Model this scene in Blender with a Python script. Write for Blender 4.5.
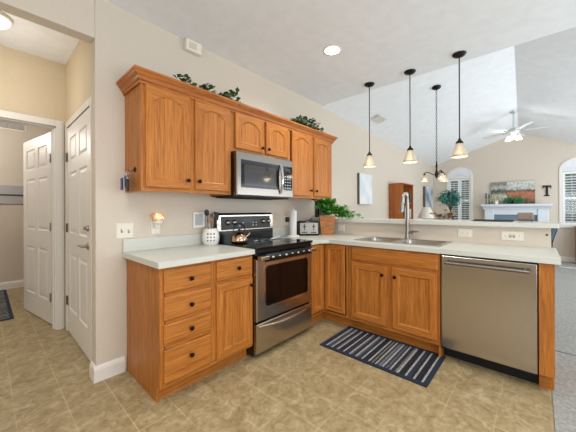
import bpy, bmesh, math, random
from mathutils import Vector, Matrix
for o in list(bpy.data.objects): bpy.data.objects.remove(o)
COL = bpy.context.scene.collection
SC = bpy.context.scene
PI = math.pi
random.seed(7)

# ---------------------------------------------------------------- camera
cam = bpy.data.objects.new('camera', bpy.data.cameras.new('camera'))
COL.objects.link(cam)
cam.data.sensor_width = 36.0
cam.data.lens = 275.48 / 576 * 36
cam.data.shift_y = -(216 - 210.06) / 576
cam.data.clip_start = 0.05
cam.matrix_world = Matrix.Translation((2.361, -0.7283, 1.234)) @ Matrix.Rotation(math.radians(42.185), 4, 'Z') @ Matrix.Rotation(math.radians(90), 4, 'X') @ Matrix.Rotation(math.radians(-0.171), 4, 'Z')
SC.camera = cam

# ---------------------------------------------------------------- world, light, exposure
SC.view_settings.view_transform = 'Standard'
SC.view_settings.look = 'None'
SC.view_settings.gamma = 1
SC.view_settings.use_curve_mapping = False
SC.view_settings.exposure = -0.55
w = bpy.data.worlds.new('sky'); SC.world = w; w.use_nodes = True
w.node_tree.nodes['Background'].inputs[0].default_value = (0.80, 0.90, 1.0, 1)
w.node_tree.nodes['Background'].inputs[1].default_value = 1.6

def area(name, loc, direction, sx, sy, power, col=(1, 1, 1)):
    l = bpy.data.lights.new(name, 'AREA'); l.shape = 'RECTANGLE'; l.size = sx; l.size_y = sy
    l.energy = power; l.color = col
    o = bpy.data.objects.new(name, l); COL.objects.link(o)
    o.location = loc; o.rotation_euler = Vector(direction).to_track_quat('-Z', 'Y').to_euler()
    return o
def point(name, loc, power, col, r=0.04):
    l = bpy.data.lights.new(name, 'POINT'); l.energy = power; l.color = col; l.shadow_soft_size = r
    o = bpy.data.objects.new(name, l); COL.objects.link(o); o.location = loc
    return o
# added fill lights in invented wall openings, unseen behind the camera and at right
area('added_fill_back', (2.9, -2.93, 1.55), (-0.3, 1, 1.0), 2.5, 1.6, 44, (0.88, 0.95, 1.0))
area('added_fill_right', (4.93, 0.2, 1.25), (-1, 0.15, 0.9), 2.0, 2.0, 84, (0.88, 0.95, 1.0))
area('added_fill_living', (4.93, 5.4, 1.3), (-1, 0, 0.9), 4.2, 2.1, 190, (0.86, 0.94, 1.0))

# ---------------------------------------------------------------- materials
def s2l(c):
    return tuple(((v / 255) / 12.92 if v / 255 <= 0.04045 else ((v / 255 + 0.055) / 1.055) ** 2.4) for v in c)
MATS = {}
def mat(name, rgb, rough=0.5, metal=0.0, spec=0.5, emit=None, es=0.0, coat=0.0, lin=False):
    m = bpy.data.materials.new(name); m.use_nodes = True
    b = m.node_tree.nodes['Principled BSDF']
    c = rgb if lin else s2l(rgb)
    b.inputs['Base Color'].default_value = (*c, 1)
    b.inputs['Roughness'].default_value = rough
    b.inputs['Metallic'].default_value = metal
    b.inputs['Specular IOR Level'].default_value = spec
    b.inputs['Coat Weight'].default_value = coat
    if emit:
        b.inputs['Emission Color'].default_value = (*s2l(emit), 1); b.inputs['Emission Strength'].default_value = es
    MATS[name] = m
    return m
def N(m, t, **kw):
    n = m.node_tree.nodes.new(t)
    for k, v in kw.items():
        if hasattr(n, k): setattr(n, k, v)
        else: n.inputs[k].default_value = v
    return n
def L(m, a, b): m.node_tree.links.new(a, b)
def coords(m, scale=(1, 1, 1), rnd=False):
    tc = N(m, 'ShaderNodeTexCoord'); mp = N(m, 'ShaderNodeMapping'); mp.inputs['Scale'].default_value = scale
    L(m, tc.outputs['Object'], mp.inputs['Vector'])
    return mp.outputs['Vector']
def ramp(m, fac, stops):
    r = N(m, 'ShaderNodeValToRGB'); e = r.color_ramp.elements
    while len(e) < len(stops): e.new(0.5)
    for i, (p, c) in enumerate(stops): e[i].position = p; e[i].color = (*c, 1)
    L(m, fac, r.inputs[0]); return r.outputs['Color']
def bsdf(m): return m.node_tree.nodes['Principled BSDF']
def bump(m, height, strength, dist=0.01):
    b = N(m, 'ShaderNodeBump'); b.inputs['Strength'].default_value = strength; b.inputs['Distance'].default_value = dist
    L(m, height, b.inputs['Height']); L(m, b.outputs['Normal'], bsdf(m).inputs['Normal'])

def noise_mat(name, c1, c2, scale, rough=0.5, detail=4, bstr=0.0, stretch=(1, 1, 1), p=(0.35, 0.65), **kw):
    m = mat(name, c1, rough, **kw)
    v = coords(m, stretch)
    n = N(m, 'ShaderNodeTexNoise'); n.inputs['Scale'].default_value = scale; n.inputs['Detail'].default_value = detail
    L(m, v, n.inputs['Vector'])
    L(m, ramp(m, n.outputs['Fac'], [(p[0], s2l(c1)), (p[1], s2l(c2))]), bsdf(m).inputs['Base Color'])
    if bstr: bump(m, n.outputs['Fac'], bstr)
    return m
def oak(name, stretch, light=(199, 127, 54), dark=(143, 78, 26)):
    m = mat(name, light, 0.42, spec=0.35)
    v = coords(m, stretch)
    n = N(m, 'ShaderNodeTexNoise'); n.inputs['Scale'].default_value = 1.0; n.inputs['Detail'].default_value = 5; n.inputs['Roughness'].default_value = 0.62; n.inputs['Distortion'].default_value = 0.6
    L(m, v, n.inputs['Vector'])
    v2 = coords(m, tuple(s * 0.22 for s in stretch))
    n2 = N(m, 'ShaderNodeTexNoise'); n2.inputs['Scale'].default_value = 1.0; n2.inputs['Detail'].default_value = 2
    L(m, v2, n2.inputs['Vector'])
    mix = N(m, 'ShaderNodeMath', operation='ADD'); L(m, n.outputs['Fac'], mix.inputs[0]); L(m, n2.outputs['Fac'], mix.inputs[1])
    n2.inputs['Distortion'].default_value = 1.0
    sc = N(m, 'ShaderNodeMath', operation='MULTIPLY_ADD'); L(m, n.outputs['Fac'], sc.inputs[0]); sc.inputs[1].default_value = 0.68; 
    q2 = N(m, 'ShaderNodeMath', operation='MULTIPLY'); L(m, n2.outputs['Fac'], q2.inputs[0]); q2.inputs[1].default_value = 0.32
    L(m, q2.outputs[0], sc.inputs[2]); h = sc
    mid = tuple((a * 0.6 + b * 0.4) for a, b in zip(light, dark))
    L(m, ramp(m, h.outputs[0], [(0.34, s2l(dark)), (0.47, s2l(mid)), (0.60, s2l(light))]), bsdf(m).inputs['Base Color'])
    bump(m, n.outputs['Fac'], 0.06, 0.004)
    return m
oak('oak_v', (120, 120, 5)); oak('oak_h', (6, 6, 150))
oak('crown_oak', (4, 4, 60), (190, 116, 54), (150, 82, 32))
oak('bookcase_oak', (30, 30, 2.5), (186, 110, 56), (150, 80, 38))
oak('acacia', (12, 12, 60), (190, 130, 78), (146, 88, 46))
noise_mat('wall_paint', (217, 205, 189), (214, 202, 186), 60, 0.85, bstr=0.05)
noise_mat('hall_paint_warm_lit', (222, 205, 176), (219, 202, 172), 60, 0.85, bstr=0.05)  # wall paint with the warm lamp's yellow cast mixed into its colour
noise_mat('ceiling_paint', (246, 248, 250), (241, 243, 245), 9, 0.9, bstr=0.3, detail=6)
mat('white_trim', (236, 231, 223), 0.4)
mat('door_white', (238, 235, 230), 0.38)
noise_mat('laminate', (216, 216, 206), (207, 208, 199), 300, 0.32, detail=2)
mat('laminate_edge', (196, 205, 208), 0.3)
mat('bronze', (38, 28, 22), 0.3, metal=0.9)
mat('dark_bronze', (34, 29, 26), 0.42, metal=0.6)
mat('black_plastic', (18, 18, 20), 0.35)
mat('black_gloss', (8, 8, 10), 0.08, spec=0.4)
mat('black_matte', (14, 14, 14), 0.7)
mat('oven_glass', (20, 10, 8), 0.1, spec=0.3)
mat('microwave_glass', (42, 38, 36), 0.12, coat=0.5)
mat('chrome', (210, 210, 212), 0.12, metal=1)
mat('nickel', (160, 154, 146), 0.3, metal=1)
mat('copper', (205, 130, 90), 0.14, metal=1)
mat('white_plastic', (240, 236, 228), 0.35)
mat('almond_plastic', (236, 228, 212), 0.4)
mat('slot_dark', (70, 64, 58), 0.6)
mat('paper_white', (244, 243, 240), 0.8)
mat('ceramic', (243, 240, 233), 0.25, coat=0.3)
mat('lcd', (186, 188, 190), 0.3)
mat('led_blue', (22, 30, 48), 0.3)
mat('icon_white', (225, 225, 225), 0.5)
mat('hinge_steel', (150, 146, 138), 0.35, metal=0.8)
mat('hinge_dark', (112, 104, 92), 0.4, metal=0.7)
mat('teal_leaf', (92, 150, 146), 0.6)
mat('green_leaf', (70, 140, 52), 0.5)
mat('green_leaf_light', (112, 172, 70), 0.5)
mat('ivy_green', (54, 84, 44), 0.55)
mat('ivy_pale', (122, 138, 92), 0.55)
mat('fern_green', (40, 132, 84), 0.5)
mat('stem_brown', (92, 66, 44), 0.7)
mat('canvas_side', (105, 92, 78), 0.8)
mat('navy_cloth', (28, 40, 60), 0.9)
mat('lamp_cloth', (234, 226, 212), 0.8)
mat('gold_petal', (190, 140, 84), 0.7); mat('rust_petal', (120, 52, 36), 0.7); mat('cream_petal', (226, 208, 172), 0.7)
mat('smooth_black', (12, 12, 13), 0.25)
mat('blue_enamel', (74, 104, 128), 0.35)
mat('taupe', (140, 122, 110), 0.6)
mat('mantel_white', (226, 232, 238), 0.4)
mat('firebox_reflect_glass', (120, 140, 156), 0.12, coat=0.4)  # bluish reflection on the firebox glass, put into the base colour
mat('book_blue', (60, 80, 110), 0.6); mat('book_black', (28, 26, 28), 0.6); mat('book_cream', (222, 214, 198), 0.6); mat('book_red', (128, 52, 44), 0.6)
mat('key_blue', (40, 62, 130), 0.35)
mat('key_silver', (200, 200, 205), 0.2, metal=1)
mat('dark_wood', (84, 50, 30), 0.4)
mat('lit_bulb', (255, 244, 220), 0.4, emit=(255, 238, 205), es=9)
mat('can_lens', (255, 250, 240), 0.4, emit=(255, 250, 240), es=22)
mat('dome_glass', (255, 252, 244), 0.4, emit=(255, 250, 238), es=1.6)
mat('amber_glow', (226, 160, 96), 0.3, emit=(240, 160, 90), es=.35)
mat('spark', (255, 240, 210), 0.3, emit=(255, 240, 215), es=2.5)
mat('louver_white', (236, 238, 240), 0.45)
mat('hedge', (58, 76, 46), 0.9); mat('lawn', (120, 140, 88), 0.95)
noise_mat('carpet', (170, 168, 162), (146, 144, 139), 45, 0.97, detail=8, bstr=0.6)
# stainless with a brushed look
def steel(name, rgb, stretch, rough=0.3):
    m = mat(name, rgb, rough, metal=1.0)
    if name != 'sink_steel':
        bsdf(m).inputs['Anisotropic'].default_value = 0.6
        tg = N(m, 'ShaderNodeTangent'); tg.direction_type = 'RADIAL'; tg.axis = 'Z'; L(m, tg.outputs[0], bsdf(m).inputs['Tangent'])
    n = N(m, 'ShaderNodeTexNoise'); n.inputs['Scale'].default_value = 1; n.inputs['Detail'].default_value = 3
    L(m, coords(m, stretch), n.inputs['Vector'])
    mr = N(m, 'ShaderNodeMapRange'); mr.inputs['To Min'].default_value = rough - 0.01; mr.inputs['To Max'].default_value = rough + 0.02
    L(m, n.outputs['Fac'], mr.inputs['Value']); L(m, mr.outputs['Result'], bsdf(m).inputs['Roughness'])
    return m
steel('steel', (142, 135, 127), (2, 2, 300), 0.26)
steel('range_steel', (192, 180, 167), (2, 2, 300), 0.24)
steel('steel_v', (188, 180, 172), (2, 2, 300), 0.2)
mat('toaster_steel', (176, 172, 166), .3, metal=.8); mat('washer_grey', (176, 176, 174), 0.35); mat('candle_teal', (40, 92, 96), 0.5); mat('kettle_metal', (200, 168, 140), 0.12, metal=1)
mat('fan_metal', (196, 204, 202), .35, metal=.3)
steel('sink_steel', (190, 188, 182), (40, 40, 40), 0.22)
# sheet vinyl in a stone tile pattern
def vinyl():
    m = mat('vinyl_tile', (180, 162, 130), 0.42, spec=0.4)
    v = coords(m, (1, 1, 1))
    n = N(m, 'ShaderNodeTexNoise'); n.inputs['Scale'].default_value = 10; n.inputs['Detail'].default_value = 10; n.inputs['Roughness'].default_value = 0.72; n.inputs['Distortion'].default_value = 1.3
    L(m, v, n.inputs['Vector'])
    col = ramp(m, n.outputs['Fac'], [(0.28, s2l((130, 110, 75))), (0.45, s2l((158, 138, 100))), (0.56, s2l((173, 154, 117))), (0.74, s2l((200, 184, 150)))])
    w_ = N(m, 'ShaderNodeTexWave'); w_.inputs['Scale'].default_value = 5; w_.inputs['Distortion'].default_value = 16; w_.inputs['Detail'].default_value = 5; w_.inputs['Detail Scale'].default_value = 1.8
    L(m, v, w_.inputs['Vector'])
    vr = ramp(m, w_.outputs['Fac'], [(0.0, (0.84, 0.83, 0.81)), (0.25, (1, 1, 1)), (1.0, (1.05, 1.05, 1.04))])
    mx = N(m, 'ShaderNodeMixRGB', blend_type='MULTIPLY'); mx.inputs[0].default_value = 0.8
    L(m, col, mx.inputs[1]); L(m, vr, mx.inputs[2])
    # grout
    sp = N(m, 'ShaderNodeSeparateXYZ'); L(m, v, sp.inputs[0])
    outs = []
    for ax, per, off in (('X', 0.245, 0.030), ('Y', 0.2285, 0.148)):
        a = N(m, 'ShaderNodeMath', operation='ADD'); a.inputs[1].default_value = off + 10 * per; L(m, sp.outputs[ax], a.inputs[0])
        d = N(m, 'ShaderNodeMath', operation='DIVIDE'); d.inputs[1].default_value = per; L(m, a.outputs[0], d.inputs[0])
        f = N(m, 'ShaderNodeMath', operation='FRACT'); L(m, d.outputs[0], f.inputs[0])
        s = N(m, 'ShaderNodeMath', operation='SUBTRACT'); s.inputs[1].default_value = 0.5; L(m, f.outputs[0], s.inputs[0])
        b = N(m, 'ShaderNodeMath', operation='ABSOLUTE'); L(m, s.outputs[0], b.inputs[0])
        g = N(m, 'ShaderNodeMath', operation='GREATER_THAN'); g.inputs[1].default_value = 0.5 - 0.0026 / per; L(m, b.outputs[0], g.inputs[0])
        outs.append(g.outputs[0])
    k = N(m, 'ShaderNodeMath', operation='MULTIPLY'); L(m, outs[0], k.inputs[0]); k.inputs[1].default_value = 0.75
    mm = N(m, 'ShaderNodeMath', operation='MAXIMUM'); L(m, k.outputs[0], mm.inputs[0]); L(m, outs[1], mm.inputs[1])
    gn = N(m, 'ShaderNodeTexNoise'); gn.inputs['Scale'].default_value = 2.3; L(m, v, gn.inputs['Vector'])
    gr = N(m, 'ShaderNodeMapRange'); gr.inputs['From Min'].default_value = .38; gr.inputs['From Max'].default_value = .62; gr.inputs['To Min'].default_value = .15; gr.inputs['To Max'].default_value = .7; L(m, gn.outputs['Fac'], gr.inputs['Value'])
    gm = N(m, 'ShaderNodeMath', operation='MULTIPLY'); L(m, mm.outputs[0], gm.inputs[0]); L(m, gr.outputs[0], gm.inputs[1])
    mx2 = N(m, 'ShaderNodeMixRGB'); L(m, gm.outputs[0], mx2.inputs[0]); L(m, mx.outputs[0], mx2.inputs[1]); mx2.inputs[2].default_value = (*s2l((212, 192, 154)), 1)
    L(m, mx2.outputs[0], bsdf(m).inputs['Base Color'])
    bump(m, n.outputs['Fac'], 0.12, 0.004)
vinyl()
def frosted(name, rgb, es, glow):
    m = mat(name, rgb, 0.45)
    b = bsdf(m); b.inputs['Transmission Weight'].default_value = 0.35
    b.inputs['Emission Color'].default_value = (*s2l(glow), 1); b.inputs['Emission Strength'].default_value = es
    w_ = N(m, 'ShaderNodeTexNoise'); w_.inputs['Scale'].default_value = 60; L(m, coords(m, (1, 1, 0.25)), w_.inputs['Vector']); bump(m, w_.outputs['Fac'], 0.15)
    return m
frosted('shade_glass', (204, 196, 180), 0.10, (255, 226, 184))
frosted('mosaic_glass', (226, 196, 160), .12, (255, 200, 140))
frosted('fan_shade', (245, 240, 230), 1.3, (255, 246, 230))
def thin_glass(name):
    m = bpy.data.materials.new(name); m.use_nodes = True; nt = m.node_tree; nt.nodes.clear()
    o = nt.nodes.new('ShaderNodeOutputMaterial'); t = nt.nodes.new('ShaderNodeBsdfTransparent'); g = nt.nodes.new('ShaderNodeBsdfGlossy'); g.inputs['Roughness'].default_value = 0.02
    mx = nt.nodes.new('ShaderNodeMixShader'); mx.inputs[0].default_value = 0.08
    nt.links.new(t.outputs[0], mx.inputs[1]); nt.links.new(g.outputs[0], mx.inputs[2]); nt.links.new(mx.outputs[0], o.inputs[0]); MATS[name] = m
thin_glass('pane_glass')

# ---------------------------------------------------------------- mesh builder
class MB:
    def __init__(s): s.v = []; s.f = []; s.m = []; s.s = []
    def add(s, vs, fs, m=0, smooth=False):
        b = len(s.v); s.v += [Vector(v) for v in vs]
        for f in fs: s.f.append([b + i for i in f]); s.m.append(m); s.s.append(smooth)
        return s
    def box(s, x0, x1, y0, y1, z0, z1, m=0, M=None):
        vs = [Vector((x, y, z)) for z in (z0, z1) for y in (y0, y1) for x in (x0, x1)]
        if M: vs = [M @ v for v in vs]
        return s.add(vs, [(0, 2, 3, 1), (4, 5, 7, 6), (0, 1, 5, 4), (2, 6, 7, 3), (0, 4, 6, 2), (1, 3, 7, 5)], m)
    def loops(s, loops, m=0, smooth=False, cap0=False, cap1=True, closed=True):
        n = len(loops[0]); vs = [p for l in loops for p in l]; fs = []
        for k in range(len(loops) - 1):
            for i in range(n if closed else n - 1):
                j = (i + 1) % n; fs.append((k * n + i, k * n + j, (k + 1) * n + j, (k + 1) * n + i))
        s.add(vs, fs, m, smooth)
        if cap0: s.add(loops[0], [tuple(range(n))[::-1]], m)
        if cap1: s.add(loops[-1], [tuple(range(n))], m)
        return s
    def lathe(s, prof, c=(0, 0, 0), n=20, m=0, axis='z', smooth=True, M=None, cap=True):
        c = Vector(c); L_ = []
        for r, h in prof:
            row = []
            for i in range(n):
                a = 2 * PI * i / n; p = Vector((r * math.cos(a), r * math.sin(a), h))
                if axis == 'x': p = Vector((p.z, p.x, p.y))
                if axis == 'y': p = Vector((p.x, p.z, p.y))
                if axis == '-y': p = Vector((p.x, -p.z, p.y))
                if M: p = M @ p
                row.append(c + p)
            L_.append(row)
        return s.loops(L_, m, smooth, cap, cap)
    def tube(s, pts, r, n=8, m=0, smooth=True):
        pts = [Vector(p) for p in pts]; L_ = []; k = len(pts)
        rs = r if isinstance(r, (list, tuple)) else [r] * k
        up = None
        for i, p in enumerate(pts):
            d = (pts[min(i + 1, k - 1)] - pts[max(i - 1, 0)]).normalized()
            if up is None: up = Vector((0, 0, 1)) if abs(d.z) < 0.9 else Vector((1, 0, 0))
            a = d.cross(up)
            if a.length < 1e-4: a = d.cross(Vector((0, 1, 0)))
            a.normalize(); b = d.cross(a).normalized(); up = -b if False else a.cross(d).normalized()
            L_.append([p + (a * math.cos(2 * PI * j / n) + b * math.sin(2 * PI * j / n)) * rs[i] for j in range(n)])
        return s.loops(L_, m, smooth, True, True)
    def prism(s, poly, fn, d0, d1, m=0):
        a = [fn(u, v, d0) for u, v in poly]; b = [fn(u, v, d1) for u, v in poly]
        return s.loops([a, b], m, False, True, True)
    def leaf(s, p, d, up, ln, wd, m=0):
        p = Vector(p); d = Vector(d).normalized(); u = Vector(up); sd = d.cross(u)
        if sd.length < 1e-3: sd = Vector((1, 0, 0))
        sd.normalize(); nrm = sd.cross(d)
        vs = [p, p + d * ln * .45 + sd * wd * .5 + nrm * ln * .06, p + d * ln - nrm * ln * .12, p + d * ln * .45 - sd * wd * .5 + nrm * ln * .06, p + d * ln * .5 + nrm * ln * .0]
        return s.add(vs, [(0, 1, 4), (1, 2, 4), (2, 3, 4), (3, 0, 4)], m)
    def build(s, name, mats, parent=None, bevel=0, recalc=True, seg=2):
        org = Vector((0, 0, 0)); p = parent
        while p is not None: org += p.location; p = p.parent
        me = bpy.data.meshes.new(name)
        me.from_pydata([tuple(v - org) for v in s.v], [], s.f)
        for k in (mats if isinstance(mats, (list, tuple)) else [mats]): me.materials.append(MATS[k])
        for i, pl in enumerate(me.polygons): pl.material_index = s.m[i]; pl.use_smooth = s.s[i]
        if recalc:
            bm = bmesh.new(); bm.from_mesh(me); bmesh.ops.recalc_face_normals(bm, faces=bm.faces); bm.to_mesh(me); bm.free()
        o = bpy.data.objects.new(name, me); COL.objects.link(o)
        if parent: o.parent = parent
        if bevel:
            b = o.modifiers.new('bevel', 'BEVEL'); b.width = bevel; b.segments = seg; b.limit_method = 'ANGLE'; b.angle_limit = 0.6
        return o
def tag(o, label, cat, group=None):
    o['label'] = label; o['category'] = cat
    if group: o['group'] = group
    return o
def thing(name, label, cat, loc=(0, 0, 0), group=None):
    o = bpy.data.objects.new(name, None); COL.objects.link(o); o.location = loc; o.empty_display_size = 0.1
    return tag(o, label, cat, group)
def struct(name, mb, mats, parent=None, **kw):
    o = mb.build(name, mats, parent, **kw); o['kind'] = 'structure'; return o
def copy_tree(o, parent=None):
    c = o.copy(); COL.objects.link(c)
    if parent: c.parent = parent
    for ch in [x for x in bpy.data.objects if x.parent == o]: copy_tree(ch, c)
    return c
def fx(base): return lambda u, v, n: Vector((base + n, u, v))      # faces that look towards +X (u runs along Y)
def fy(base): return lambda u, v, n: Vector((u, base - n, v))      # faces that look towards -Y (u runs along X)
def rect(fn, u0, u1, v0, v1, n): return [fn(u0, v0, n), fn(u1, v0, n), fn(u1, v1, n), fn(u0, v1, n)]

# ================================================================ ROOM
WY = -0.189; CH = 2.78; FY = 8.5; RX = 2.0; RXN = 2.18; RW = 5.0; YE = 2.61
struct('floor', MB().box(-4.0, 2.43, -3.0, 1.80, -0.1, 0).box(2.43, RW, -3.0, -0.9, -0.1, 0).box(0, 2.44, 1.80, 2.42, -0.1, 0).box(-4.0, 0, 1.8, 2.4, -.1, 0), 'vinyl_tile')
struct('floor_carpet', MB().box(2.431, RW, -0.899, 2.60, -0.1, 0.004).box(2.431, RW, 2.612, FY, -0.1, 0.004).box(0, 2.43, 2.425, FY, -0.1, 0.004), 'carpet')
struct('trim_1', MB().box(2.431, RW, 2.600, 2.612, -0.02, 0.006), 'slot_dark')
# left wall with the hall opening
struct('wall_left', MB().box(-0.11, 0, WY, FY, 0, CH + .02).box(-0.11, 0, -2.0, WY, 2.478, CH + .02).box(-0.11, 0, -3.0, -2.0, 0, CH + .02), 'wall_paint', bevel=0.006)
struct('wall_back', MB().box(-0.11, 1.6, -3.1, -3.0, 0, CH).box(4.2, RW, -3.1, -3.0, 0, CH).box(1.6, 4.2, -3.1, -3.0, 0, 0.75).box(1.6, 4.2, -3.1, -3.0, 2.35, CH), 'wall_paint')
struct('wall_right', MB().box(RW, RW + .1, -3.1, -0.9, 0, 3.3).box(RW, RW + .1, 1.3, 3.1, 0, 3.3).box(RW, RW + .1, 7.7, FY, 0, 3.3).box(RW, RW + .1, -0.9, 1.3, 2.3, 3.3).box(RW, RW + .1, 3.1, 7.7, 2.45, 3.3), 'wall_paint')
# ceilings
ck = MB().box(-0.11, RW, -3.0, YE, CH, CH + .06)
struct('ceiling', ck, 'ceiling_paint')
def er(x, near): # vault height
    e0, r0 = (2.76, 3.36) if near else (2.56, 3.20)
    rx = RXN if near else RX
    return e0 + (r0 - e0) * x / rx if x <= rx else max(r0 - (x - rx) * (.44 if near else .47), 2.68 if near else 2.54)
vb = MB()
for (na, nb), (fa, fb) in (((0, RXN), (0, RX)), ((RXN, 3.6), (RX, 3.455)), ((3.6, RW), (3.455, RW))):
    P8 = [(na, YE + .031, er(na, 1)), (nb, YE + .031, er(nb, 1)), (fb, FY + .01, er(fb, 0)), (fa, FY + .01, er(fa, 0))]
    vb.add(P8 + [(x, y, z + .08) for x, y, z in P8], [(0, 1, 2, 3), (4, 5, 6, 7), (0, 1, 5, 4), (1, 2, 6, 5), (2, 3, 7, 6), (3, 0, 4, 7)])
struct('ceiling_vault', vb, 'ceiling_paint')
sb = MB()
ps = [(0, CH), (3.3, CH), (RXN, 3.44), (0, 2.86)]
sb.prism(ps, lambda u, v, n: Vector((u, YE + .0005 + n, v)), 0, .03)
struct('ceiling_step', sb, 'ceiling_paint')
# far gable wall with two window openings
WIN = [(0.42, .96), (2.80, 3.42)]; WZ0, WZ1 = 0.86, 2.13
fw = MB(); th = .14
xs = [0, WIN[0][0], WIN[0][1], WIN[1][0], WIN[1][1], RW]
for i in (0, 2, 4): fw.box(xs[i], xs[i + 1], FY, FY + th, 0, WZ1)
for a, b in WIN: fw.box(a, b, FY, FY + th, 0, WZ0)
gp = [(-.11, WZ1), (RW, WZ1), (RW, 2.60), (3.455, 2.60), (RX, 3.25), (-.11, 2.60)]
fw.prism(gp, lambda u, v, n: Vector((u, FY + n, v)), 0, th)
struct('wall_far', fw, 'wall_paint')
# hall and laundry
HX = -1.345
struct('wall_hall_right', MB().box(-0.30, -0.11, -0.145, -0.04, 0, CH).box(-1.22, -0.30, -0.145, -0.04, 2.08, CH).box(HX, -1.22, -0.145, -0.04, 0, CH), 'hall_paint_warm_lit')
struct('wall_hall_far', MB().box(HX - .12, HX, -.225, -.03, 0, CH).box(HX - .12, HX, -1.06, -.225, 2.105, CH).box(HX - .12, HX, -3.0, -1.06, 0, CH), 'hall_paint_warm_lit')
struct('wall_hall_left', MB().box(HX, -0.11, -2.1, -2.0, 0, CH), 'hall_paint_warm_lit')
struct('ceiling_hall', MB().box(-4.0, -0.11, -3.0, 1.0, CH, CH + .06), 'ceiling_paint')
struct('wall_laundry_back', MB().box(-3.97, -3.85, -3.0, 1.0, 0, CH), 'wall_paint')
struct('wall_laundry_side', MB().box(-3.85, HX - .12, .9, 1.0, 0, CH).box(-3.85, HX - .12, -2.5, -2.4, 0, CH), 'wall_paint')
struct('wall_pantry', MB().box(HX, -.11, .9, 1.0, 0, CH).box(-1.30, -.2, -.035, .0, 0, CH), 'hall_paint_warm_lit')

# baseboards
def baseboard(name, pts):
    """profile swept along straight runs; pts: (p, q, outward normal)"""
    mb = MB()
    for (x0, y0), (x1, y1), (nx, ny) in pts:
        prof = [(0, 0), (.016, 0), (.016, .085), (.012, .10), (.006, .112), (0, .115)]
        a = [Vector((x0 + nx * d, y0 + ny * d, z)) for d, z in prof]; b = [Vector((x1 + nx * d, y1 + ny * d, z)) for d, z in prof]
        mb.loops([a, b], 0, False, True, True)
    struct(name, mb, 'white_trim')
baseboard('baseboard_left', [((0, WY - .016), (0, -.002), (1, 0)), ((-.11, WY), (0.0, WY), (0, -1))])
baseboard('baseboard_laundry', [((-3.85, -2.4), (-3.85, .9), (1, 0))])
baseboard('baseboard_hall', [((HX, -2.0), (HX, -1.13), (1, 0)), ((-.24, -.145), (-.11, -.145), (0, -1))])
baseboard('baseboard_far', [((0, FY), (1.24, FY), (0, -1)), ((2.62, FY), (RW, FY), (0, -1)), ((0, 2.9), (0, FY), (1, 0))])
# casings
def casing_x(name, y, x0, x1, zt, ny, w=.062, t=.018):   # around an opening in a wall that looks along Y
    mb = MB()
    for a, b, c, d in ((x0 - w, x0, 0, zt + w), (x1, x1 + w, 0, zt + w), (x0, x1, zt, zt + w)):
        mb.box(a, b, min(y, y + ny * t), max(y, y + ny * t), c, d)
        mb.box(a + .012, b - .012, min(y, y + ny * (t + .006)), max(y, y + ny * (t + .006)), c, d - .0)
    return mb
struct('trim_2', casing_x('c', -.145, -1.22, -.30, 2.08, -1, .058, .011), 'white_trim')
mb = MB()
for a, b, c, d in ((-.225, -.165, 0, 2.17), (-1.12, -1.06, 0, 2.17), (-1.06, -.225, 2.105, 2.17)):
    mb.box(HX, HX + .018, a, b, c, d); mb.box(HX, HX + .024, a + .012, b - .012, c, d)
mb.box(HX - .12, HX, -.237, -.225, 0, 2.105).box(HX - .12, HX, -1.06, -1.048, 0, 2.105).box(HX - .12, HX, -1.06, -.225, 2.093, 2.105)
mb.box(HX - .08, HX - .05, -.249, -.237, 0, 2.093)
struct('trim_3', mb, 'white_trim')

# six panel door slab: fn(u,v,n) maps the face, both faces modelled
def six_panel(mb, fn, wd, z0, z1, t):
    H = z1 - z0
    cols = [(.10 * wd / .8, wd / 2 - .055), (wd / 2 + .055, wd - .10 * wd / .8)]
    rows = [(z0 + .24, z0 + .80), (z0 + 1.00, z0 + 1.60), (z0 + 1.71, z0 + H - .12)]
    us = [0, cols[0][0], cols[0][1], cols[1][0], cols[1][1], wd]; vs = [z0, rows[0][0], rows[0][1], rows[1][0], rows[1][1], rows[2][0], rows[2][1], z1]
    for side in (0, 1):
        g = (lambda u, v, n: fn(u, v, n)) if side == 0 else (lambda u, v, n: fn(u, v, -t - n))
        for i in range(5):
            for j in range(7):
                u0, u1, v0, v1 = us[i], us[i + 1], vs[j], vs[j + 1]
                if i in (1, 3) and j in (1, 3, 5):
                    mb.loops([rect(g, u0, u1, v0, v1, 0), rect(g, u0 + .010, u1 - .010, v0 + .010, v1 - .010, -.009), rect(g, u0 + .022, u1 - .022, v0 + .022, v1 - .022, -.009), rect(g, u0 + .042, u1 - .042, v0 + .042, v1 - .042, -.001)])
                else: mb.add(rect(g, u0, u1, v0, v1, 0), [(0, 1, 2, 3)])
    for e in ([(0, z0), (wd, z0)], [(wd, z0), (wd, z1)], [(wd, z1), (0, z1)], [(0, z1), (0, z0)]):
        (a, b), (c, d) = e
        mb.add([fn(a, b, 0), fn(c, d, 0), fn(c, d, -t), fn(a, b, -t)], [(0, 1, 2, 3)])
    return mb
def hinge(parent, c, nrm, along, m):
    """a butt hinge: knuckle plus a leaf"""
    c = Vector(c); n = Vector(nrm); a = Vector(along)
    mb = MB().tube([c + n * .006 + Vector((0, 0, -.045)), c + n * .006 + Vector((0, 0, .045))], .007, 8)
    p = c + a * .018
    for q in (0,):
        mb.add([c + a * .002 + n * .0035 + Vector((0, 0, -.045)), c + a * .034 + n * .0035 + Vector((0, 0, -.045)), c + a * .034 + n * .0035 + Vector((0, 0, .045)), c + a * .002 + n * .0035 + Vector((0, 0, .045)),
                c + a * .002 + Vector((0, 0, -.045)), c + a * .034 + Vector((0, 0, -.045)), c + a * .034 + Vector((0, 0, .045)), c + a * .002 + Vector((0, 0, .045))],
               [(0, 1, 2, 3), (4, 5, 6, 7), (0, 1, 5, 4), (1, 2, 6, 5), (2, 3, 7, 6), (3, 0, 4, 7)])
    o = mb.build('hinge', m, parent); return o
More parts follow.
